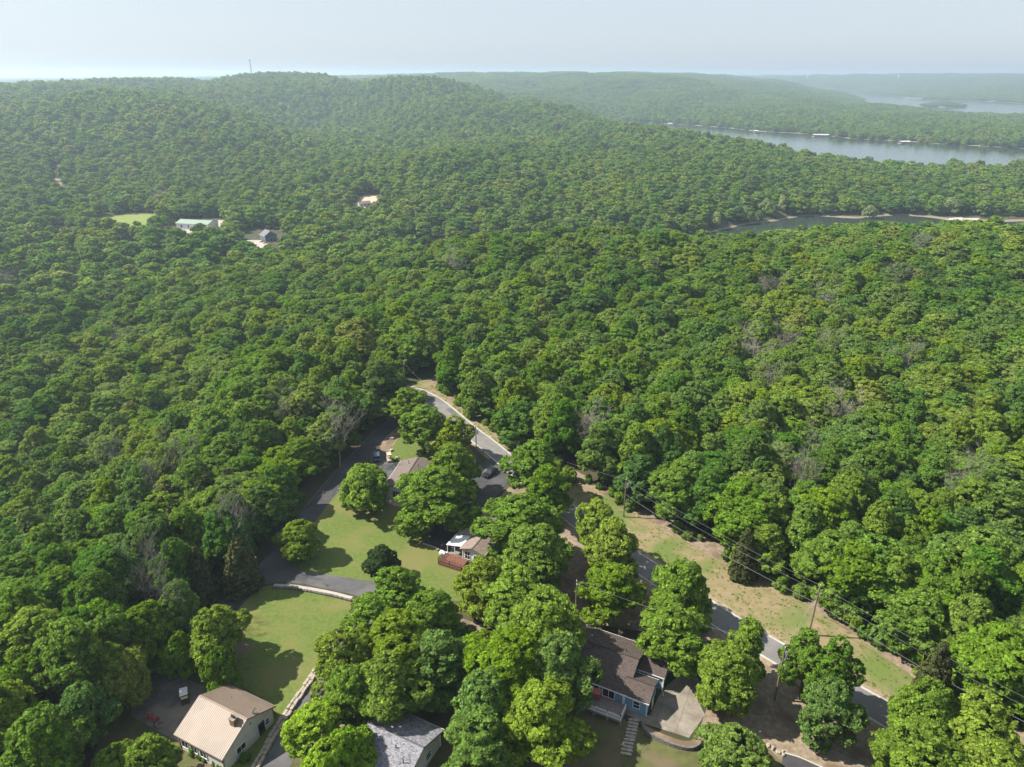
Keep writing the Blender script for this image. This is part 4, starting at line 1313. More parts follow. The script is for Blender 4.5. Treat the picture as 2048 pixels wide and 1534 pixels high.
def car(loc, rz_, paint, label, L=4.7, Wd=1.88, Hc=1.75, wagon=True):
    r = empty('parked_car', loc, rz_)
    tag(r, label, 'car', None)
    h = L / 2; w_ = Wd / 2
    def sec(x, zb, zt, hw, tuck=.06):
        return [(x, -hw + .08, zb), (x, hw - .08, zb), (x, hw, zb + .2), (x, hw, zt - .12), (x, hw - tuck, zt), (x, -hw + tuck, zt), (x, -hw, zt - .12), (x, -hw, zb + .2)]
    m = MB()
    zb = .28
    belt = .98 * Hc / 1.75
    m.loft([sec(-h, zb + .15, belt * .86, w_ - .14), sec(-h + .12, zb, belt * .98, w_ - .04), sec(-h + .6, zb, belt, w_), sec(h * .30, zb, belt, w_), sec(h * .42, zb, belt * .98, w_),
            sec(h - .35, zb, belt * .86, w_ - .05), sec(h - .08, zb + .05, belt * .74, w_ - .12), sec(h, zb + .18, belt * .60, w_ - .2)])
    m.build('body', paint, r, True, .015)
    rear_x = -h + (.14 if wagon else .75)
    tp = Hc
    # greenhouse: glass all round, painted roof and pillars
    def gs(x, z, hw):
        return [(x, -hw, z), (x, hw, z)]
    lo = [(rear_x, belt - .02), (h * .40, belt - .02)]
    hi = [(rear_x + (.28 if wagon else .7), tp - .07), (h * .10, tp - .07)]
    hb, ht = w_ - .07, w_ - .24
    g = MB()
    a0, a1 = (lo[0][0], lo[1][0]); b0, b1 = (hi[0][0], hi[1][0])
    g.loft([[(a0, -hb, belt - .03), (a1, -hb, belt - .03), (a1, hb, belt - .03), (a0, hb, belt - .03)], [(b0, -ht, tp - .06), (b1, -ht, tp - .06), (b1, ht, tp - .06), (b0, ht, tp - .06)]])
    g.build('windows', M_glass, r)
    m = MB()
    m.loft([[(b0 - .04, -ht - .02, tp - .07), (b1 + .04, -ht - .02, tp - .07), (b1 + .04, ht + .02, tp - .07), (b0 - .04, ht + .02, tp - .07)],
            [(b0 + .1, -ht + .1, tp), (b1 - .1, -ht + .1, tp), (b1 - .1, ht - .1, tp), (b0 + .1, ht - .1, tp)]])
    m.build('roof', paint, r)
    m = MB()
    for y in (-1, 1):
        for t in (0, .36, .68, 1):
            lx = a0 + (a1 - a0) * t; hx = b0 + (b1 - b0) * t
            m.bar((lx, y * (hb + .006), belt - .02), (hx, y * (ht + .006), tp - .06), .07 if t in (0, 1) else .05, .05)
    m.build('pillars', paint, r)
    if wagon:
        m = MB()
        for y in (-ht + .08, ht - .08):
            m.bar((b0 + .1, y, tp + .04), (b1 - .2, y, tp + .04), .04)
        m.build('roof_rails', M_grey, r)
    for y in (-1, 1):
        MB().box((h - .10, y * (w_ - .34), belt * .66), (.14, .34, .13)).build('headlight', M_head, r)
        MB().box((-h + .03, y * (w_ - .22), belt * .78), (.1, .2, .24)).build('taillight', M_lamp, r)
        MB().box((h * .32, y * (w_ + .09), belt + .02), (.12, .2, .14)).build('mirror', paint, r)
    MB().box((-h + .0, 0, .5), (.1, Wd * .8, .16)).build('bumper', M_dark, r)
    MB().box((h + .0, 0, .46), (.1, Wd * .66, .14)).build('bumper', M_dark, r)
    for x in (-h * .60, h * .60):
        for y in (-w_ + .08, w_ - .08):
            wheel(r, x, y, .36 * Hc / 1.75 + .02, .24)
    return r
golf_cart(P(371, 1400), R_(115), M_whitemetal, M_dark, 'golf cart with a white roof parked beside the tan roofed house')
golf_cart(P(779, 921), R_(-72), M_tan, M_tan, 'golf cart with a tan roof behind the light brown roofed house')
a, b = P(750, 900, .8), P(757, 925, .4)
car((a + b) / 2 * Vector((1, 1, 0)), R_(101), M_carblue, 'blue grey estate car parked on the black driveway', 4.8, 1.9, 1.75)
a, b = P(966, 958, .2), P(994, 934, .6)
car(((a + b) / 2) * Vector((1, 1, 0)), rot_of(a, b) + math.pi, M_carblack, 'shiny black car parked on the asphalt pad by the road', 4.7, 1.85, 1.5, False)
# red garden chairs, ring planter on the brown yard
def red_chair(u, v, rz_, label):
    r = empty('garden_chair', P(u, v), rz_)
    tag(r, label, 'chair', 'red chairs on the brown yard')
    m = MB()
    for i in range(5):
        m.box((-.2 + i * .11, 0, .4), (.085, .6, .03))
    m.build('seat', M_red, r)
    m = MB()
    for i in range(5):
        m.bar((-.28, -.24 + i * .12, .4), (-.52, -.24 + i * .12, 1.05), .085, .03)
    m.build('backrest', M_red, r)
    for x in (-.25, .28):
        for y in (-.3, .3):
            MB().bar((x, y, .04), (x, y, .58), .05).build('leg', M_red, r)
    for y in (-.33, .33):
        MB().box((0, y, .6), (.7, .1, .03)).build('armrest', M_red, r)
red_chair(303, 1437, .4, 'red slatted garden chair, the left one on the brown yard')
red_chair(313, 1443, 2.6, 'red slatted garden chair nearer the ring planter')
q = P(319, 1451)
m = MB().tube([q + Vector((.5 * math.cos(t), .5 * math.sin(t), .16)) for t in [i * 6.2832 / 18 for i in range(19)]], .15, 8)
tag(m.build('ring_planter', M_conc, None, True), 'pale ring shaped planter on the brown yard', 'planter')

# ------------------------------------------------------------------ stone edges along the driveways
def stone_meshes(n, seed, mat):
    out = []
    for i in range(n):
        rg = random.Random(seed + i)
        bm = bmesh.new(); bmesh.ops.create_cube(bm, size=1)
        bmesh.ops.bevel(bm, geom=bm.edges[:], offset=.16, segments=1, affect='EDGES')
        for v in bm.verts:
            v.co += Vector((rg.uniform(-.07, .07), rg.uniform(-.07, .07), rg.uniform(-.07, .07)))
        me = bpy.data.meshes.new('stone'); bm.to_mesh(me); bm.free(); me.materials.append(mat)
        out.append(me)
    return out
STN = stone_meshes(5, 3, M_stone); RCK = stone_meshes(5, 13, M_rock)
def stone_row(name, label, line, meshes, size, rows, gap=.06, cat='wall', sp_jit=.1):
    r = empty(name, line[0])
    tag(r, label, cat)
    rg = random.Random(len(label))
    o0 = line[0]
    for row in range(rows):
        t = 0.0; i = 0; acc = 0.0
        pts = line
        seg = [(pts[k + 1] - pts[k]).length for k in range(len(pts) - 1)]
        tot = sum(seg)
        s_ = rg.uniform(0, .5)
        while s_ < tot:
            ln = size[0] * rg.uniform(.7, 1.35)
            k = 0; q = s_ + ln / 2
            while k < len(seg) - 1 and q > seg[k]:
                q -= seg[k]; k += 1
            d = (pts[k + 1] - pts[k]).normalized(); c = pts[k] + d * min(q, seg[k] + 1)
            nrm = Vector((d.y, -d.x, 0))
            c = c + nrm * (row - (rows - 1) / 2) * (size[1] + .05)
            o = bpy.data.objects.new('stone', rg.choice(meshes)); COL.objects.link(o)
            o.parent = r
            hh_ = size[2] * rg.uniform(.8, 1.2)
            o.location = (c.x - o0.x, c.y - o0.y, hh_ / 2 - .03)
            o.scale = (ln, size[1] * rg.uniform(.9, 1.1), hh_)
            o.rotation_euler = (0, 0, math.atan2(d.y, d.x) + rg.uniform(-.06, .06))
            s_ += ln + gap
    return r
def off_line(pts, off):
    out = []
    for i, p in enumerate(pts):
        d = (pts[min(i + 1, len(pts) - 1)] - pts[max(i - 1, 0)]).normalized()
        out.append(p + Vector((d.y, -d.x, 0)) * off)
    return out
wl = off_line(dl2[14:50], 2.35)
for p_ in wl: p_.z = 0
stone_row('stone_wall', 'pale flat stone wall edging the lower driveway', wl, STN, (.95, .55, .55), 2)
gl = catmull([P(*q) for q in ((548,1169),(585,1171),(630,1178),(670,1186),(705,1195))], 5)
g_ = ribbon('gravel_strip', gl, -.2, .55, .05, M_gravel)
stone_row('rock_border', 'row of dark rocks below the white gravel strip of the grey driveway', off_line(gl, 1.0), RCK, (.5, .42, .4), 1)
g2 = [Vector((p.x, p.y, 0)) for p in off_line(dl[6:44], 2.35)]
stone_row('kerb_stones', 'low stone kerb along the wooded side of the black driveway', g2, RCK, (.8, .3, .16), 1, .25, cat='kerb')
for i, (u, v, s_, lb) in enumerate([(784,878,1.1,'pale boulder beside the tall open tree'),(782,902,1.2,'pale boulder beside the blue grey car'),(794,917,.9,'pale boulder behind the tan golf cart')]):
    o = link('boulder', STN[i % 5]); q = P(u, v); o.location = (q.x, q.y, .2); o.scale = (s_, s_ * .7, .6); o.rotation_euler = (0, 0, i)
    tag(o, lb, 'boulder')

# ------------------------------------------------------------------ light brown roofed house by the bend
d_ = P(690 + 880 / 10.225, 860 + 1190 / 10.225, 3)
h1r = R_(-11)
ax = Vector((math.cos(h1r), math.sin(h1r), 0)); ay = Vector((-ax.y, ax.x, 0))
W1, L1 = 9.0, 12.5
c1 = d_ + ax * (W1 / 2 - 1.3) + ay * L1 / 2
h1 = empty('brown_roof_house', (c1.x, c1.y, 0), h1r + math.pi / 2)
tag(h1, 'pale house with a light brown shingle roof between the driveway and the road', 'house')
wx, wy = gable(h1, L1, W1, 3.0, 4.5, M_paleblue, M_shbrown, .4)
window(h1, 'x-', wx, 1.6, .1, 1.6, 2.05, 'door', bars=(1, 0))
window(h1, 'x-', wx, -.6, .1, .9, 2.05, 'door', frame=M_white, pane=M_redwood, bars=(0, 0))
window(h1, 'x-', wx, -2.3, .9, 1.0, 1.1)
window(h1, 'y+', wy, -2.0, .9, 1.2, 1.1); window(h1, 'y+', wy, 2.5, .9, 1.2, 1.1); window(h1, 'y-', wy, 1.0, .9, 1.2, 1.1)
ch = MB().box((-3.4, -3.0, 3.4), (.9, .9, 3.6)).build('chimney', M_cream, h1)
MB().box((-3.4, -3.0, 5.24), (1.05, 1.05, .1)).build('chimney_cap', M_whitemetal, ch)
for (x, y) in ((3.4, 1.5), (2.4, -1.2)):
    MB().tube([(x, y, 3.6), (x, y, 4.75)], .07, 8).build('vent_pipe', M_dark, h1)
sheet('stone_patio', [(770,1000),(800,996),(822,1004),(820,1014),(790,1012)], .026, M_sand)

# ------------------------------------------------------------------ house with white porch awning and red deck
def z6(x, y, h):
    return P(840 + x / 10.225, 1000 + y / 10.225, h)
O2 = z6(750, 690, 3); far2 = z6(1210, 200, 3)
h2r = rot_of(O2, far2)
h2 = empty('awning_house', (O2.x, O2.y, 0), h2r)          # local x runs away along the left eave, local -y to the right
tag(h2, 'white house with a tan shingle roof, white porch awning and red deck', 'house')
gable(h2, 10.2, 9.0, 3.0, 4.3, M_paleblue, M_shtan, .4, cx=5.1, cy=-4.5)
wx, wy = gable(h2, 4.6, 5.4, 3.2, 4.1, M_paleblue, M_shtan, .4, cx=-1.9, cy=-5.85)
fr = MB()
def h2_window(y, z, wd, ht, name='window', bars=(1, 1), xx=-3.8, pane=M_glass):
    f = MB(); t = .09
    f.box((xx - .03, y - wd / 2 - t / 2, z + ht / 2), (.09, t, ht + 2 * t)); f.box((xx - .03, y + wd / 2 + t / 2, z + ht / 2), (.09, t, ht + 2 * t))
    f.box((xx - .03, y, z - t / 2), (.1, wd, t)); f.box((xx - .03, y, z + ht + t / 2), (.09, wd, t))
    if bars[0]: f.box((xx - .03, y, z + ht / 2), (.06, .05, ht))
    if bars[1]: f.box((xx - .03, y, z + ht / 2), (.065, wd, .05))
    o = f.build(name, M_white, h2)
    MB().box((xx, y, z + ht / 2), (.05, wd, ht)).build('pane', pane, o)
h2_window(-4.6, .95, 1.1, 1.75); h2_window(-6.6, .95, 1.1, 1.3)
h2_window(-1.0, .2, .95, 2.0, 'door', (0, 0), .38, M_whitemetal); h2_window(-2.2, 1.0, .8, 1.1, 'window', (0, 1), .38)
aw = MB()
slab(aw, (-3.6, .35, 2.62), (.3, .35, 2.62), (.3, -3.15, 3.3), (-3.6, -3.15, 3.3), .08)
for i in range(16):
    x = -3.5 + i * .25
    aw.bar((x, .33, 2.65), (x, -3.1, 3.32), .05, .05)
aw.build('porch_awning', M_whitemetal, h2)
for x in (-3.45, -1.6):
    MB().box((x, .15, 1.3), (.12, .12, 2.6)).build('porch_post', M_white, h2)
MB().box((-3.45, -1.5, 1.5), (.12, .12, 2.9)).build('porch_post', M_white, h2)
MB().box((-1.65, -1.4, .1), (3.9, 3.5, .26)).build('porch_floor', M_conc, h2)
m = MB().box((-3.75, 1.0, .45), (.9, 1.6, .5)); m.build('porch_bench', M_whitemetal, h2)
for (x, y) in ((6.5, -3.2), (3.0, -2.6)):
    MB().tube([(x, y, 3.6), (x, y, 4.4)], .08, 8).build('vent_pipe', M_grey, h2)
# red deck
dk = empty('red_deck', h2.matrix_world @ Vector((0, 0, 0)), h2r)
dk.location = (O2.x, O2.y, 0)
tag(dk, 'low red stained deck with dark railing at the corner of the white house', 'deck')
m = MB()
for i in range(24):
    m.box((-5.35, .30 - .06 - i * .215, .75), (3.1, .2, .05))
o = m.build('deck_boards', M_redwood, dk); o['kind'] = 'stuff'
m = MB()
m.box((-6.86, -2.3, .42), (.05, 5.1, .6)); m.box((-5.35, .36, .42), (3.0, .05, .6))
m.build('deck_skirt', M_redwood, dk)
for (x, y) in ((-6.8, .28), (-6.8, -2.2), (-6.8, -4.8), (-3.95, .28), (-5.35, .28)):
    MB().box((x, y, 1.05), (.1, .1, 1.3)).build('rail_post', M_dark, dk)
m = MB()
for z in (.95, 1.65):
    m.bar((-6.8, .28, z), (-6.8, -4.8, z), .06); m.bar((-6.8, .28, z), (-3.95, .28, z), .06)
m.build('rail', M_dark, dk)
m = MB()
for i in range(34):
    m.bar((-6.8, .2 - i * .147, .95), (-6.8, .2 - i * .147, 1.65), .02)
for i in range(18):
    m.bar((-6.7 + i * .15, .28, .95), (-6.7 + i * .15, .28, 1.65), .02)
o = m.build('balusters', M_dark, dk); o['kind'] = 'stuff'

# ------------------------------------------------------------------ blue house
def z7(x, y, h):
    return P(1140 + x / 7.304, 1240 + y / 7.304, h)
O3 = z7(660, 1045, 3); Q3 = z7(165, 860, 3)
h3r = rot_of(Q3, O3)
bh = empty('blue_house', (O3.x, O3.y, 0), h3r)     # local x along the near eave to the right, local y away
tag(bh, 'blue sided house with a dark brown shingle roof and a white railed deck', 'house')
k = SC
gable(bh, 11.6, 11.3, 3.0, 5.1, M_blue, M_shdark, .4, cx=1.8 - 5.8, cy=5.65)
gable(bh, 4.4, 5.2, 2.95, 4.05, M_blue, M_shdark, .35, cx=3.05, cy=2.58)
gable(bh, 4.3, 4.6, 2.7, 3.5, M_blue, M_shdark, .3, cx=3.75, cy=8.35)
def bh_open(x, y, z, wd, ht, name='window', bars=(0, 1), pane=M_glass):
    f = MB(); t = .09
    f.box((x - wd / 2 - t / 2, y - .03, z + ht / 2), (t, .1, ht + 2 * t)); f.box((x + wd / 2 + t / 2, y - .03, z + ht / 2), (t, .1, ht + 2 * t))
    f.box((x, y - .03, z - t / 2), (wd, .11, t)); f.box((x, y - .03, z + ht + t / 2), (wd, .1, t))
    for i in range(bars[0]):
        f.box((x - wd / 2 + wd * (i + 1) / (bars[0] + 1), y - .03, z + ht / 2), (.06, .07, ht))
    for i in range(bars[1]):
        f.box((x, y - .03, z + ht * (i + 1) / (bars[1] + 1)), (wd, .075, .06))
    o = f.build(name, M_white, bh)
    MB().box((x, y, z + ht / 2), (wd, .06, ht)).build('pane', pane, o)
bh_open(3.3, .33, 1.0, .95, 1.25)
bh_open(-1.1, .40, .95, 1.8, 2.0, 'sliding_door', (1, 0))
bh_open(-3.5, .40, .95, 1.6, 2.0, 'sliding_door', (1, 0)); bh_open(-5.6, .40, 1.2, 1.4, 1.3)
bh_open(3.6, 6.36, 1.0, .8, 1.1)
f = MB().box((5.24, 2.4, 1.0), (.06, .95, 2.0)).build('side_door', M_white, bh)
for (x, y, hgt) in ((-3.2, 7.4, 5.0), (-.6, 6.9, 5.1), (-5.5, 5.0, 5.5), (3.6, 9.2, 3.8)):
    MB().tube([(x, y, 3.4), (x, y, hgt)], .07, 8).build('vent_pipe', M_dark, bh)
m = MB().tube([(5.8, 6.1, 2.5), (5.8, 6.0, .3), (6.1, 5.5, .12), (6.2, 5.2, .08)], .05, 6); m.build('downspout', M_white, bh)
m = MB().tube([(-3.2, 11.0, 3.2), (-3.2, 11.0, 4.6)], .025, 5); m.build('antenna', M_grey, bh)
# deck of the blue house
bd = empty('railed_deck', (O3.x, O3.y, 0), h3r)
tag(bd, 'grey board deck with white railing on the front of the blue house', 'deck')
m = MB()
for i in range(20):
    m.box((-3.2, .28 - .07 - i * .162, .85), (10.4, .148, .05))
o = m.build('deck_boards', M_wood, bd); o['kind'] = 'stuff'
MB().box((-3.2, -2.98, .72), (10.4, .05, .24)).build('rim_board', M_wood, bd)
MB().box((2.03, -1.4, .72), (.05, 3.1, .24)).build('rim_board', M_wood, bd)
for x in (-8.2, -6.2, -4.2, -2.2, -.1, 1.92):
    p_ = MB().box((x, -2.9, 1.35), (.13, .13, 1.0)).build('rail_post', M_white, bd)
    MB().box((x, -2.9, 1.92), (.17, .17, .16)).build('post_cap', M_dark, p_)
    MB().box((x, -2.8, .32), (.16, .16, .8)).build('deck_leg', M_wood, bd)
    MB().box((x, -2.8, .06), (.34, .34, .2)).build('footing', M_conc, bd)
p_ = MB().box((1.92, -.55, 1.35), (.13, .13, 1.0)).build('rail_post', M_white, bd)
m = MB()
for z in (1.0, 1.75):
    m.bar((-8.2, -2.9, z), (1.92, -2.9, z), .09, .06); m.bar((1.92, -2.9, z), (1.92, -.55, z), .09, .06)
m.build('rail', M_white, bd)
m = MB()
for i in range(92):
    m.bar((-8.1 + i * .109, -2.9, 1.0), (-8.1 + i * .109, -2.9, 1.75), .04)
for i in range(21):
    m.bar((1.92, -2.8 + i * .107, 1.0), (1.92, -2.8 + i * .107, 1.75), .04)
o = m.build('balusters', M_white, bd); o['kind'] = 'stuff'
R3 = Matrix.Rotation(h3r, 4, 'Z'); R3.translation = Vector((O3.x, O3.y, 0))
gs_ = empty('glider_seat', R3 @ Vector((-2.75, -.9, .875)), h3r + .1)
tag(gs_, 'faded red cushioned glider seat on the deck of the blue house', 'seat')
MB().box((0, 0, .42), (1.5, .6, .14)).build('seat', M_redcloth, gs_, bevel=.04)
MB().bar((0, .34, .45), (0, .52, 1.0), 1.5, .1).build('backrest', M_redcloth, gs_)
MB().bar((0, -.35, 1.55), (0, .62, 1.72), 1.7, .05).build('canopy', M_redcloth, gs_)
for x in (-.78, .78):
    m = MB(); m.bar((x, -.4, .02), (x, .2, 1.6), .04); m.bar((x, .6, .02), (x, .2, 1.6), .04); m.build('side_frame', M_dark, gs_)
# patio, steps, gravel bed with block wall
def clip(poly, nx, ny, c):
    out = []
    for i in range(len(poly)):
        a, b = poly[i], poly[(i + 1) % len(poly)]
        da = a[0] * nx + a[1] * ny - c; db = b[0] * nx + b[1] * ny - c
        if da <= 0:
            out.append(a)
        if da * db < 0:
            t = da / (da - db); out.append((a[0] + (b[0] - a[0]) * t, a[1] + (b[1] - a[1]) * t))
    return out
patio = sheet('concrete_patio', [(1247,1420),(1300,1432),(1316,1395),(1333,1372),(1372,1340),(1398,1358),(1402,1378),(1392,1395),(1410,1430),(1378,1476),(1290,1448)], .024, M_litter, False)
pp = [P(*q) for q in [(1247,1420),(1300,1432),(1316,1395),(1333,1372),(1372,1340),(1398,1358),(1402,1378),(1392,1395),(1410,1430),(1378,1476),(1290,1448)]]
ux_, uy_ = Vector((math.cos(h3r), math.sin(h3r), 0)), Vector((-math.sin(h3r), math.cos(h3r), 0))
loc = [((p - O3).dot(ux_), (p - O3).dot(uy_)) for p in pp]
for i in range(-1, 5):
    for j in range(-2, 4):
        c = clip(clip(clip(clip(loc, 1, 0, (i + 1) * 3.2 - .03), -1, 0, -i * 3.2 - .03), 0, 1, (j + 1) * 3.6 - .03), 0, -1, -j * 3.6 - .03)
        if len(c) < 3:
            continue
        pts = [O3 + ux_ * a_ + uy_ * b_ for a_, b_ in c]
        zt = .05 + .006 * ((i * 7 + j * 3) % 4)
        v3 = [Vector((p.x, p.y, zt)) for p in pts]
        mb = MB()
        for t in tessellate_polygon([v3]):
            a_, b_, c_ = [v3[q] for q in t]
            if (b_ - a_).cross(c_ - a_).z < 0:
                b_, c_ = c_, b_
            if (b_ - a_).cross(c_ - a_).length > 1e-4:
                mb.quad([a_, b_, c_])
        for q in range(len(v3)):
            a_, b_ = v3[q], v3[(q + 1) % len(v3)]
            mb.quad([(a_.x, a_.y, .0), (b_.x, b_.y, .0), b_, a_])
        mb.build('slab', M_conc, patio)
sheet('concrete_patio', [(1254,1412),(1284,1422),(1280,1442),(1252,1430)], .090, M_conc, False)
sheet('gravel_bed', [(1286,1443),(1300,1470),(1340,1490),(1378,1499),(1400,1490),(1425,1440),(1415,1410),(1408,1432),(1380,1482),(1300,1456)], .022, M_litter)
m = MB()
bl = catmull([P(*q) for q in ((1283,1447),(1290,1466),(1318,1482),(1350,1495),(1382,1501),(1402,1491))], 7)
rg = random.Random(3)
for row in range(4):
    s_ = 0
    for i in range(len(bl) - 1):
        a, b = bl[i], bl[i + 1]; d = (b - a); cnt = max(1, int(d.length / .38))
        for j in range(cnt):
            c = a + d * ((j + .5 + .5 * (row % 2)) / cnt)
            m.box((c.x, c.y, .09 + row * .17), (d.length / cnt * .93, .28 + rg.uniform(-.03, .03), .15), math.atan2(d.y, d.x))
rw = empty('block_wall', bl[0])
tag(rw, 'low curved grey block wall holding the gravel bed beside the patio', 'wall')
for i in range(len(m.v)):
    m.v[i] = (m.v[i][0] - bl[0].x, m.v[i][1] - bl[0].y, m.v[i][2])
o = m.build('blocks', M_rock, rw); o['kind'] = 'stuff'
st = empty('garden_steps', P(1266, 1440))
tag(st, 'straight flight of rough stone garden steps below the blue house', 'steps')
s0 = P(1268, 1441); s1 = P(1252, 1508)
stp = stone_meshes(3, 55, M_stone)
for i in range(11):
    c = s0.lerp(s1, i / 10)
    o = bpy.data.objects.new('step', stp[i % 3]); COL.objects.link(o); o.parent = st
    o.location = (c.x - st.location.x, c.y - st.location.y, .12)
    o.scale = (1.5, .42, .24); o.rotation_euler = (0, 0, h3r * .35 + rg.uniform(-.06, .06))

sheet('driveway', [(1566,1506),(1600,1516),(1640,1534),(1680,1560),(1640,1620),(1552,1600)], .034, M_lot, False)
ribbon('driveway_edging', [P(1566,1505), P(1600,1515), P(1642,1534), P(1690,1562)], -.1, .1, .08, M_kerb, None, .08)
ribbon('concrete_path', catmull([P(1610,1478), P(1650,1500), P(1690,1518), P(1730,1536), P(1790,1570)], 5), -.6, .6, .04, M_conc)
for i in range(9):
    q = P(1528 + i * 5 + rg.uniform(-4, 4), 1490 + i * 2.2 + rg.uniform(-5, 5))
    o = link('boulder', STN[i % 5]); o.location = (q.x, q.y, .12); sz = rg.uniform(.35, .7); o.scale = (sz, sz * .75, .4); o.rotation_euler = (0, 0, i)
    tag(o, 'small pale rock in the cluster right of the low tree below the patio', 'rock', 'rocks below the patio')

# ------------------------------------------------------------------ grey shingled house at the bottom
a = P(560 + 1330 / 6.024, 1380 + 190 / 6.024, 3); b = P(560 + 1850 / 6.024, 1380 + 420 / 6.024, 3)
h4r = rot_of(a, b)
X4 = Vector((math.cos(h4r), math.sin(h4r), 0)); Y4 = Vector((X4.y, -X4.x, 0))
c4 = a + X4 * 4.6 + Y4 * 5.0
h4 = empty('grey_roof_house', (c4.x, c4.y, 0), h4r)
tag(h4, 'house with a mottled grey blue shingle roof at the bottom of the picture', 'house')
wx, wy = gable(h4, 9.2, 10.0, 3.0, 4.9, M_cream, M_shgrey, .45)
window(h4, 'x+', wx, 1.5, .9, 1.2, 1.1); window(h4, 'x+', wx, -2.0, .9, 1.2, 1.1); window(h4, 'y+', wy, -1.5, .9, 1.2, 1.1); window(h4, 'y-', wy, 1.0, .1, 1.0, 2.0, 'door')
for (x, y) in ((1.0, -1.4), (3.0, -2.6)):
    MB().tube([(x, y, 3.8), (x, y, 4.95)], .07, 8).build('vent_pipe', M_dark, h4)
MB().box((-2.2, -3.6, 4.2), (.8, .8, 1.5)).build('chimney', M_brick, h4)
MB().box((1.2, 5.6, .45), (.8, .7, .8)).build('utility_box', M_dark, h4)

# ------------------------------------------------------------------ roadside things
q = P(1245, 1140)
r = empty('wheeled_bin', q, .4)
tag(r, 'dark blue wheeled bin at the road edge under a tree', 'bin')
MB().loft([[(-.28, -.3, .1), (.28, -.3, .1), (.28, .3, .1), (-.28, .3, .1)], [(-.34, -.36, 1.0), (.34, -.36, 1.0), (.34, .36, 1.0), (-.34, .36, 1.0)]]).build('body', M_binblue, r)
MB().loft([[(-.37, -.4, 1.0), (.37, -.4, 1.0), (.37, .4, 1.0), (-.37, .4, 1.0)], [(-.3, -.32, 1.1), (.3, -.32, 1.1), (.3, .32, 1.1), (-.3, .32, 1.1)]]).build('lid', M_binblue, r)
for x in (-.3, .3):
    MB().tube([(x - .04, -.3, .12), (x + .04, -.3, .12)], .12, 10).build('wheel', M_tyre, r)
q = P(1187, 1163)
r = empty('small_shed', q, .3)
tag(r, 'small pale shed half hidden under the roadside tree', 'shed')
gable(r, 2.4, 2.0, 2.0, 2.6, M_paleblue, M_grey, .12)
window(r, 'x-', 1.08, 0, .1, .8, 1.7, 'door', pane=M_whitemetal, bars=(0, 0))
q = P(968, 908)
r = empty('mailbox', q, -.5)
tag(r, 'black mailbox on a post at the road edge near the black car', 'mailbox')
MB().box((0, 0, .55), (.1, .1, 1.1)).build('post', M_pole, r)
MB().loft([[(x, -.1, 1.1), (x, .1, 1.1), (x, .1, 1.25), (x, .06, 1.33), (x, -.06, 1.33), (x, -.1, 1.25)] for x in (-.26, .26)]).build('box', M_dark, r)
MB().box((.05, .115, 1.26), (.16, .015, .05)).build('flag', M_red, r)

def pole(base, H, label, cross=0, trans=False, rz_=0.0, lean=(0, 0), guys=()):
    r = empty('utility_pole', base, rz_)
    tag(r, label, 'pole')
    top = Vector((lean[0], lean[1], H))
    MB().tube([(0, 0, -.3), top * .5, top], [.17, .14, .11], 8).build('shaft', M_pole, r)
    if cross:
        a = MB().box((top.x, top.y, H - .45), (.11, cross, .12)).build('crossarm', M_pole, r)
        for y in (-cross / 2 + .1, 0, cross / 2 - .1):
            MB().tube([(top.x, top.y + y, H - .4), (top.x, top.y + y, H - .15)], .06, 6).build('insulator', M_whitemetal, a)
    else:
        MB().tube([tuple(top), tuple(top + Vector((0, 0, .25)))], .06, 6).build('insulator', M_whitemetal, r)
    if trans:
        t = MB().tube([(top.x + .36, top.y, H - 2.0), (top.x + .36, top.y, H - 1.0)], .24, 12).build('transformer', M_grey, r)
        MB().tube([(top.x + .36, top.y, H - 1.0), (top.x + .36, top.y, H - .8)], .07, 6).build('bushing', M_whitemetal, t)
    for g in guys:
        MB().tube([tuple(top * .85), g], .018, 4).build('guy_wire', M_grey, r)
    return Vector(base) + top
HP = 10.0
tA = pole(P(953, 927), 10.3, 'utility pole with a grey transformer beside the asphalt pad', 0, True)
tB = pole(P(1247, 1034), 9.4, 'utility pole at the foot of the woods above the grassy bank', 0, True)
tC = pole(P(1617, 1270), 10.4, 'guyed utility pole on the grassy bank at the wood edge', 0, False, lean=(.25, .1), guys=((-2.6, -.8, 0), (-2.2, .6, 0)))
tD = pole(P(1549, 1400), 10.2, 'utility pole with a transformer between the road and the blue house', 0, True, lean=(.15, .2))
tE = pole(P(1150, 1249), 9.4, 'utility pole behind the blue house roof', 1.2)
tF = pole(P(811, 775), 8.0, 'small dark pole beside the far bend of the road', 0)
g_ = G(1310, 590)
tG = pole(g_, 17.0, 'lone tall pole rising out of the woods beyond the road', 1.8, True)
q = P(2120, 1560); tH = Vector((q.x, q.y, 10))
def wire(a, b, sag, label, r=.014, dz=0.0, mat=None):
    a = Vector(a) + Vector((0, 0, dz)); b = Vector(b) + Vector((0, 0, dz))
    pts = [a.lerp(b, i / 14) - Vector((0, 0, sag * 4 * (i / 14) * (1 - i / 14))) for i in range(15)]
    m = MB().tube(pts, r, 4)
    tag(m.build('power_line', mat or M_grey), label, 'wire', 'power lines along the road')
wire(tB, tC, .7, 'top wire from the wood edge pole to the guyed pole', dz=.1)
wire(tB, tC, .8, 'second wire from the wood edge pole to the guyed pole', dz=-1.2)
wire(tB, tC, 1.0, 'lower thick cable from the wood edge pole to the guyed pole', .022, -3.6)
wire(tC, tH, .7, 'top wire from the guyed pole toward the lower right corner', dz=.1)
wire(tC, tH, .8, 'second wire from the guyed pole toward the lower right corner', dz=-1.2)
wire(tC, tH, 1.0, 'lower cable from the guyed pole toward the lower right corner', .022, -3.6)
wire(tA, tB, 1.0, 'wire from the transformer pole to the wood edge pole')
wire(tF, tA, 1.0, 'wire from the road bend pole to the transformer pole')
wire(tD, tC, .5, 'wire crossing the road to the guyed pole')
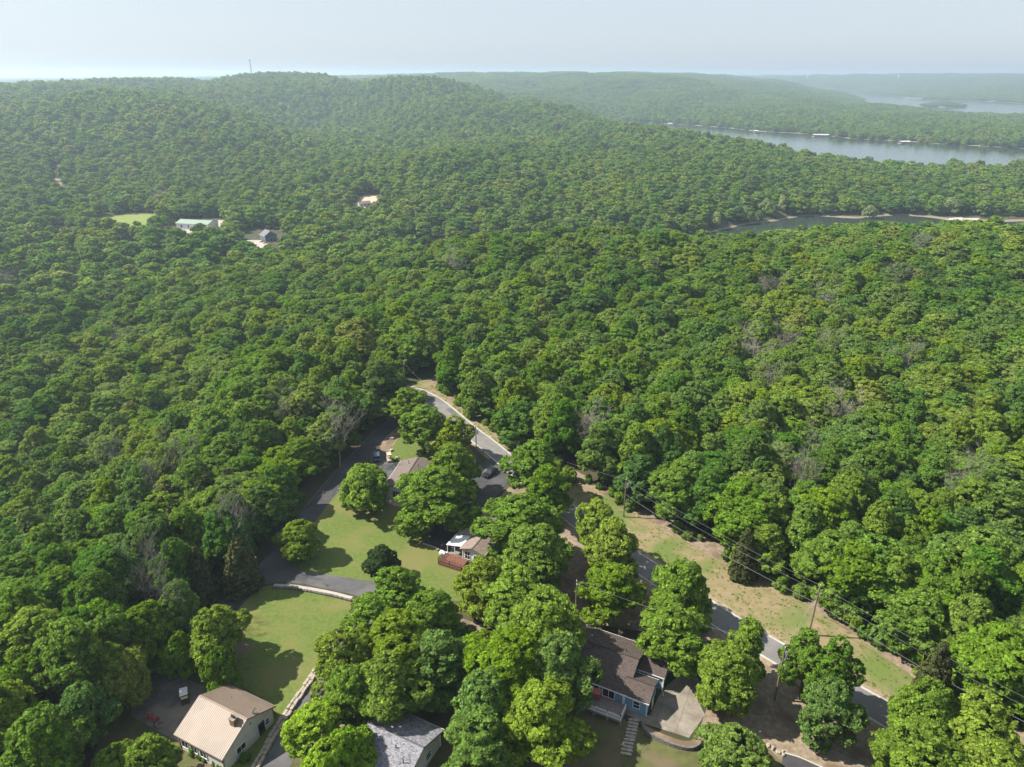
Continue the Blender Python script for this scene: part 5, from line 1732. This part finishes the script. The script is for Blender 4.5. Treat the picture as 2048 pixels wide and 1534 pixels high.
wire(tE, tD, .7, 'wire from the pole behind the blue house to the pole right of it')
for dz, nm in ((-.3, 'upper'), (-2.2, 'lower')):
    e_ = G(1180, 560)
    wire(tG + Vector((0, 0, dz)), Vector((e_.x, e_.y, e_.z + 14 + dz)), 1.0, nm + ' wire running left from the lone tall pole', .03)

# shrubs along the foot of the woods across the road
vg = [P(*q) for q in VERGE[:15]]
rg = random.Random(21)
seg_l = catmull(vg, 10)
for i in range(110):
    c = seg_l[int(rg.uniform(.03, .96) * (len(seg_l) - 1))]
    d = Vector((rg.uniform(-.3, 3.4), rg.uniform(-.5, 2.6), 0))
    r = rg.uniform(.7, 2.3)
    o = link('shrub', BUSH[i % 3]); o.location = (c.x + d.x, c.y + d.y, 0); o.scale = (r, r, r * rg.uniform(.8, 1.4)); o.rotation_euler = (0, 0, rg.uniform(0, 6))
    lm = mark(o.location.x, o.location.y, False)
    tag(o, 'leafy shrub at the foot of the woods nearest %s' % lm, 'shrub', 'shrubs at the foot of the woods near %s' % lm)
    if i % 4 == 0:
        o.material_slots[0].link = 'OBJECT'; o.material_slots[0].material = M_leaf_bright
# low growth along the wooded side of the driveway
ll = [P(*q) for q in ((795,825),(735,868),(688,915),(640,975),(600,1018),(556,1075),(510,1125),(470,1160),(430,1205),(345,1300),(285,1350),(255,1430))]
ll = catmull(ll, 8)
for i in range(46):
    c = ll[int(rg.uniform(0, .98) * (len(ll) - 1))]
    r = rg.uniform(.8, 1.9)
    o = link('shrub', BUSH[i % 3]); o.location = (c.x - rg.uniform(1.2, 4.0), c.y + rg.uniform(-.5, 1.5), -.15); o.scale = (r, r, r * rg.uniform(.8, 1.3)); o.rotation_euler = (0, 0, rg.uniform(0, 6))
    lm = mark(o.location.x, o.location.y, True)
    tag(o, 'leafy shrub at the left wood edge nearest %s' % lm, 'shrub', 'shrubs at the left wood edge near %s' % lm)

# grass tufts and weeds on the bank, fallen leaves aside: too many to count
tuft_col = bpy.data.collections.new('tuft_kinds')
M_tuft = leaf('grass_blades', [(0, (.15, .21, .045)), (.6, (.20, .24, .06)), (1, (.30, .26, .12))], .3, False)
for i in range(3):
    rgt = np.random.default_rng(90 + i)
    c = rgt.normal(size=(26, 3)) * [.16, .16, 0] + [0, 0, .12]
    v_, f_ = leaf_quads(c, unit(rgt.normal(size=(26, 3)) * [1, 1, .5] + [0, 0, .4]), .17, rgt)
    v_[:, 2] = np.maximum(v_[:, 2], -.02)
    tuft_col.objects.link(bpy.data.objects.new('tuft_%d' % i, np_mesh('tuft', v_, f_, [M_tuft], rgt.uniform(0, 1, len(f_)))))
def tufts(name, poly, dens, label, patch=.1, thr=.0, seed=1, zs=.8):
    rgt = np.random.default_rng(seed)
    lo = poly.min(0); hi = poly.max(0)
    cnt = int((hi - lo).prod() * dens)
    x = rgt.uniform(lo[0], hi[0], cnt); y = rgt.uniform(lo[1], hi[1], cnt)
    nz = np.sin(x * .9 + np.sin(y * .7) * 1.6) * np.cos(y * .8 + np.sin(x * .5) * 2) + .6 * np.sin(x * 2.3 + y * 1.7)
    kk = inside(x, y, poly) & (rgt.uniform(-1.4, 1.4, cnt) < nz - thr)
    x, y = x[kk], y[kk]
    s_ = rgt.uniform(.25, .85, len(x)) ** 1.3
    instancer(name, np.stack([x, y, np.zeros(len(x)) + .01], 1), rgt.integers(0, 3, len(x)), np.stack([s_, s_, s_ * zs], 1), rgt.uniform(0, 6.28, len(x)), tuft_col, label)
tufts('bank_grass', poly_px(VERGE), 5.0, 'patchy grass and weeds on the bank beside the road', thr=.5, seed=4, zs=.45)

# ------------------------------------------------------------------ far places
def drape(name, px, mat, off=.25, step=4.0):
    poly = np.array([G(*q)[:2] for q in px])
    lo = poly.min(0) - step; hi = poly.max(0) + step
    X = np.arange(lo[0], hi[0], step); Y = np.arange(lo[1], hi[1], step)
    gx_, gy_ = np.meshgrid(X, Y)
    gz_ = height(gx_, gy_) + off
    id_ = np.arange(gx_.size).reshape(gx_.shape)
    f_ = np.stack([id_[:-1, :-1].ravel(), id_[:-1, 1:].ravel(), id_[1:, 1:].ravel(), id_[1:, :-1].ravel()], 1)
    cx_ = gx_.ravel()[f_].mean(1); cy_ = gy_.ravel()[f_].mean(1)
    f_ = f_[inside(cx_, cy_, poly)]
    used, inv = np.unique(f_.ravel(), return_inverse=True)
    v_ = np.stack([gx_.ravel(), gy_.ravel(), gz_.ravel()], 1)[used]
    return tag(link(name, np_mesh(name, v_, inv.reshape(-1, 4), [mat], smooth=True)), kind='structure')
M_meadow = surf('meadow_grass', (.12, .17, .035), (.17, .20, .05), .15, .95, .1, 1, coords='world')
drape('meadow', [(195,470),(205,432),(310,428),(330,440),(300,476)], M_meadow)
drape('gravel_yard', [(350,478),(345,458),(450,440),(452,462),(400,482)], M_gravel, .3)
drape('gravel_yard', [(486,500),(495,480),(520,480),(530,490),(515,503)], M_gravel, .3)
drape('farm_track', [(195,474),(250,470),(262,476),(200,480)], M_gravel, .4, 2.0)
drape('dirt_track', [(104,480),(112,462),(145,468),(150,484),(130,478)], M_conc, .4, 2.5)
drape('dirt_track', [(104,400),(111,330),(120,330),(128,400)], M_litter, .4, 3.0)
drape('bare_clearing', [(706,415),(730,395),(757,392),(752,402),(722,420)], M_sand, .4, 3.0)
drape('forest_glade', [(0,725),(60,700),(110,722),(60,735)], M_litter, .2, 3.0)
drape('shore_ramp', [(1885,442),(1905,436),(1960,437),(1950,444)], M_kerb, .3, 2.5)
def far_house(u, v, Lp, Wm, eave, ridge, rz_, wall, roofm, label, name='far_house', cat='house', win=3, over=.4):
    q = G(u, v)
    _, _, dep = project(q.x, q.y, q.z)
    L = Lp * dep / FPX
    r = empty(name, q, rz_)
    tag(r, label, cat)
    wx, wy = gable(r, L, Wm, eave, ridge, wall, roofm, over, base=-2.5)
    for i in range(win):
        s_ = (i - (win - 1) / 2) * L / (win + .6)
        window(r, 'y-', wy, s_, eave * .35, min(1.4, L / (win * 2.2)), eave * .4)
    window(r, 'x+', wx, 0, .1, Wm * .2, 2.1, 'door', bars=(0, 0))
    window(r, 'x+', wx, Wm * .27, eave * .4, 1.1, 1.1)
    return r
far_house(396, 457, 72, 15, 5.2, 7.2, R_(-12), M_whitemetal, M_greenmetal, 'long white metal building with a pale green roof beyond the meadow', 'metal_barn', 'barn', 4)
far_house(318, 433, 13, 4, 2.6, 3.4, R_(-20), M_whitemetal, M_whitemetal, 'tiny white shed at the edge of the meadow', 'meadow_shed', 'shed', 1)
far_house(538, 480, 26, 10, 4.2, 7.6, R_(-50), M_deepblue, M_slate, 'dark blue house with a grey roof and pale yard beyond the trees', 'far_house', 'house', 3)
far_house(253, 497, 22, 8, 3.2, 5.0, R_(15), M_whitemetal, M_slate, 'grey roof half hidden by trees below the meadow')
far_house(955, 582, 40, 10, 2.6, 4.2, R_(20), M_cream, M_shbrown, 'light brown roof in a gap of the woods beyond the road')
far_house(577, 618, 26, 8, 3.2, 5.0, R_(-10), M_whitemetal, M_greenmetal, 'pale green metal roof showing between crowns left of centre')
far_house(728, 412, 26, 8, 3.0, 4.6, R_(30), M_cream, M_shbrown, 'small house in the bare clearing of the middle hill')
far_house(1628, 338, 22, 10, 3.2, 5.4, R_(0), M_cream, M_shbrown, 'house roof on the wooded hill in front of the lake')
far_house(1133, 206, 13, 14, 7, 11, R_(10), M_whitemetal, M_whitemetal, 'tall white house on the far slope above the narrow lake arm')
far_house(1160, 211, 7, 10, 4, 6, R_(10), M_cream, M_shbrown, 'small house just below the tall white far house')
far_house(1210, 160, 7, 14, 7, 10, R_(0), M_whitemetal, M_whitemetal, 'white house on the crest of the far hill, left one')
far_house(1250, 156, 8, 14, 7, 10, R_(0), M_whitemetal, M_shtan, 'white house on the crest of the far hill, right one')
far_house(1040, 182, 12, 12, 5, 7, R_(0), M_cream, M_shtan, 'pale building on the far left slope of the second hill')
far_house(1460, 180, 8, 14, 6, 9, R_(0), M_cream, M_shtan, 'pale house on the hazy slope left of the far lake')
far_house(1548, 181, 10, 14, 6, 9, R_(0), M_cream, M_shtan, 'pale house on the hazy slope nearer the far lake')
far_house(1785, 164, 9, 16, 8, 11, R_(0), M_whitemetal, M_whitemetal, 'white building on the farthest shore hills')
far_house(400, 186, 8, 10, 5, 7, R_(0), M_whitemetal, M_whitemetal, 'white roof high on the left ridge')
far_house(6, 456, 20, 8, 3.2, 5.0, R_(10), M_whitemetal, M_carblue, 'blue metal roof cut by the left edge of the picture')
far_house(1300, 592, 10, 6, 3, 4.4, R_(20), M_cream, M_shbrown, 'sliver of roof below the lone tall pole')
def dock(u, v, wpx, label, depth_m=12, far=False):
    q = P(u, v, WATER)
    _, _, dep = project(q.x, q.y, q.z)
    L = wpx * dep / FPX
    r = empty('boat_dock', q)
    tag(r, label, 'dock', None)
    MB().box((0, 0, .35), (L, depth_m, .7)).build('float', M_wood, r)
    m = MB()
    slab(m, (-L / 2, -depth_m / 2, 4.2), (L / 2, -depth_m / 2, 4.2), (L / 2, 0, 5.2), (-L / 2, 0, 5.2), .2)
    slab(m, (L / 2, depth_m / 2, 4.2), (-L / 2, depth_m / 2, 4.2), (-L / 2, 0, 5.2), (L / 2, 0, 5.2), .2)
    m.build('roof', M_whitemetal, r)
    nn = max(3, int(L / 6))
    for i in range(min(nn, 14)):
        for y in (-depth_m / 2 + .4, depth_m / 2 - .4):
            MB().box((-L / 2 + .4 + (L - .8) * i / (min(nn, 14) - 1), y, 2.4), (.3, .3, 3.6)).build('post', M_grey, r)
    MB().box((0, depth_m / 2 + 9, .4), (1.6, 18, .2)).build('gangway', M_wood, r)
dock(1641, 273, 32, 'long white roofed dock in the middle of the lake arm')
dock(1653, 269, 13, 'shorter white roofed dock behind the long one', 8)
dock(1512, 265, 8, 'small dock near the left shore of the lake arm', 8)
dock(1808, 287, 20, 'white roofed dock against the right shore of the lake arm')
dock(1288, 245, 8, 'small dock in the narrow left end of the lake arm', 8)
dock(1340, 250, 9, 'small dock at the bank left of the lake arm', 8)
dock(1827, 198, 40, 'long marina dock on the far lake', 30)
dock(1996, 204, 34, 'marina dock at the far right shore of the far lake', 30)
# island in the far lake
def island(u, v, wpx, label):
    q = P(u, v, WATER)
    _, _, dep = project(q.x, q.y, q.z)
    L = wpx * dep / FPX
    m = MB()
    rings = []
    for k_, zz in ((1.0, -3), (.96, .6), (.7, 4), (.3, 6)):
        rings.append([(L / 2 * k_ * math.cos(a) * (1 + .1 * math.sin(3 * a)), 70 * k_ * math.sin(a), zz) for a in [i * 6.283 / 28 for i in range(28)]])
    m.loft(rings)
    o = m.build('island', M_sand); o.location = q
    tag(o, None, None, None, 'structure')
    rgt = np.random.default_rng(8)
    a = rgt.uniform(0, 6.283, 700); rad = np.sqrt(rgt.uniform(0, .92, 700))
    x = q.x + L / 2 * rad * np.cos(a); y = q.y + 70 * rad * np.sin(a)
    s_ = rgt.uniform(.8, 1.3, 700)
    instancer('island_trees', np.stack([x, y, q.z + 5 * (1 - rad)], 1), 13 + rgt.integers(0, 4, 700), np.stack([s_, s_, s_ * (.55 + .5 * (1 - rad))], 1), rgt.uniform(0, 6.28, 700), proto_col, 'low trees covering the small island in the far lake')
island(1885, 213, 90, '')
# mast on the left ridge, water towers on the farthest hills
def on_crest(u, d):
    d = d * SC
    x_ = (u - 1024) / FPX * d
    y_ = d * CP + 1e-6
    y_ = d / CP * (1 - 0) if False else d * (CP + (767 - 155) / FPX * SP)
    return Vector((x_, y_, hz(x_, y_)))
q = on_crest(504, 1780)
r = empty('radio_mast', q)
tag(r, 'thin radio mast with a top platform on the left ridge', 'mast')
hm_ = 46
m = MB()
for a in (0, 2.094, 4.189):
    m.bar((1.6 * math.cos(a), 1.6 * math.sin(a), 0), (.7 * math.cos(a), .7 * math.sin(a), hm_), .5)
for i in range(11):
    for a in (0, 2.094, 4.189):
        z = hm_ * i / 11; f0 = 1.6 - .9 * i / 11
        m.bar((f0 * math.cos(a), f0 * math.sin(a), z), (f0 * math.cos(a + 2.094), f0 * math.sin(a + 2.094), z + hm_ / 11), .25)
m.build('lattice', M_grey, r)
MB().tube([(0, 0, hm_), (0, 0, hm_ + 2.4)], 2.6, 10).build('antenna_ring', M_grey, r)
def water_tower(u, d, hh_, label):
    q = on_crest(u, d)
    r = empty('water_tower', q)
    tag(r, label, 'tower')
    MB().tube([(0, 0, 0), (0, 0, hh_ * .7)], [4, 3], 12).build('stem', M_whitemetal, r)
    rings = [[(rr_ * math.cos(a), rr_ * math.sin(a), hh_ * z) for a in [i * 6.283 / 16 for i in range(16)]] for rr_, z in ((3, .68), (9, .76), (10.5, .86), (8, .95), (1, 1.0))]
    MB().loft(rings).build('tank', M_whitemetal, r, True)
water_tower(1615, 5600, 62, 'white water tower on the farthest hills left of the far lake')
water_tower(1797, 5200, 40, 'white water tower on the farthest hills above the marina')
#__OBJECTS_END__

# ------------------------------------------------------------------ haze
m = MB().box((0, 5500, 40), (27600, 17000, 180))
hz_o = m.build('haze', [])
hz_o['kind'] = 'stuff'
hz_o['label'] = 'pale blue haze over the far hills and lake'
hm = bpy.data.materials.new('haze_air'); hm.use_nodes = True
hm.node_tree.nodes.clear()
ho = hm.node_tree.nodes.new('ShaderNodeOutputMaterial'); hv = hm.node_tree.nodes.new('ShaderNodeVolumePrincipled')
hv.inputs['Color'].default_value = (.66, .84, 1.0, 1)
hv.inputs['Density'].default_value = 1.75e-4
hv.inputs['Anisotropy'].default_value = 0.35
hm.node_tree.links.new(hv.outputs[0], ho.inputs['Volume'])
hz_o.data.materials.append(hm)
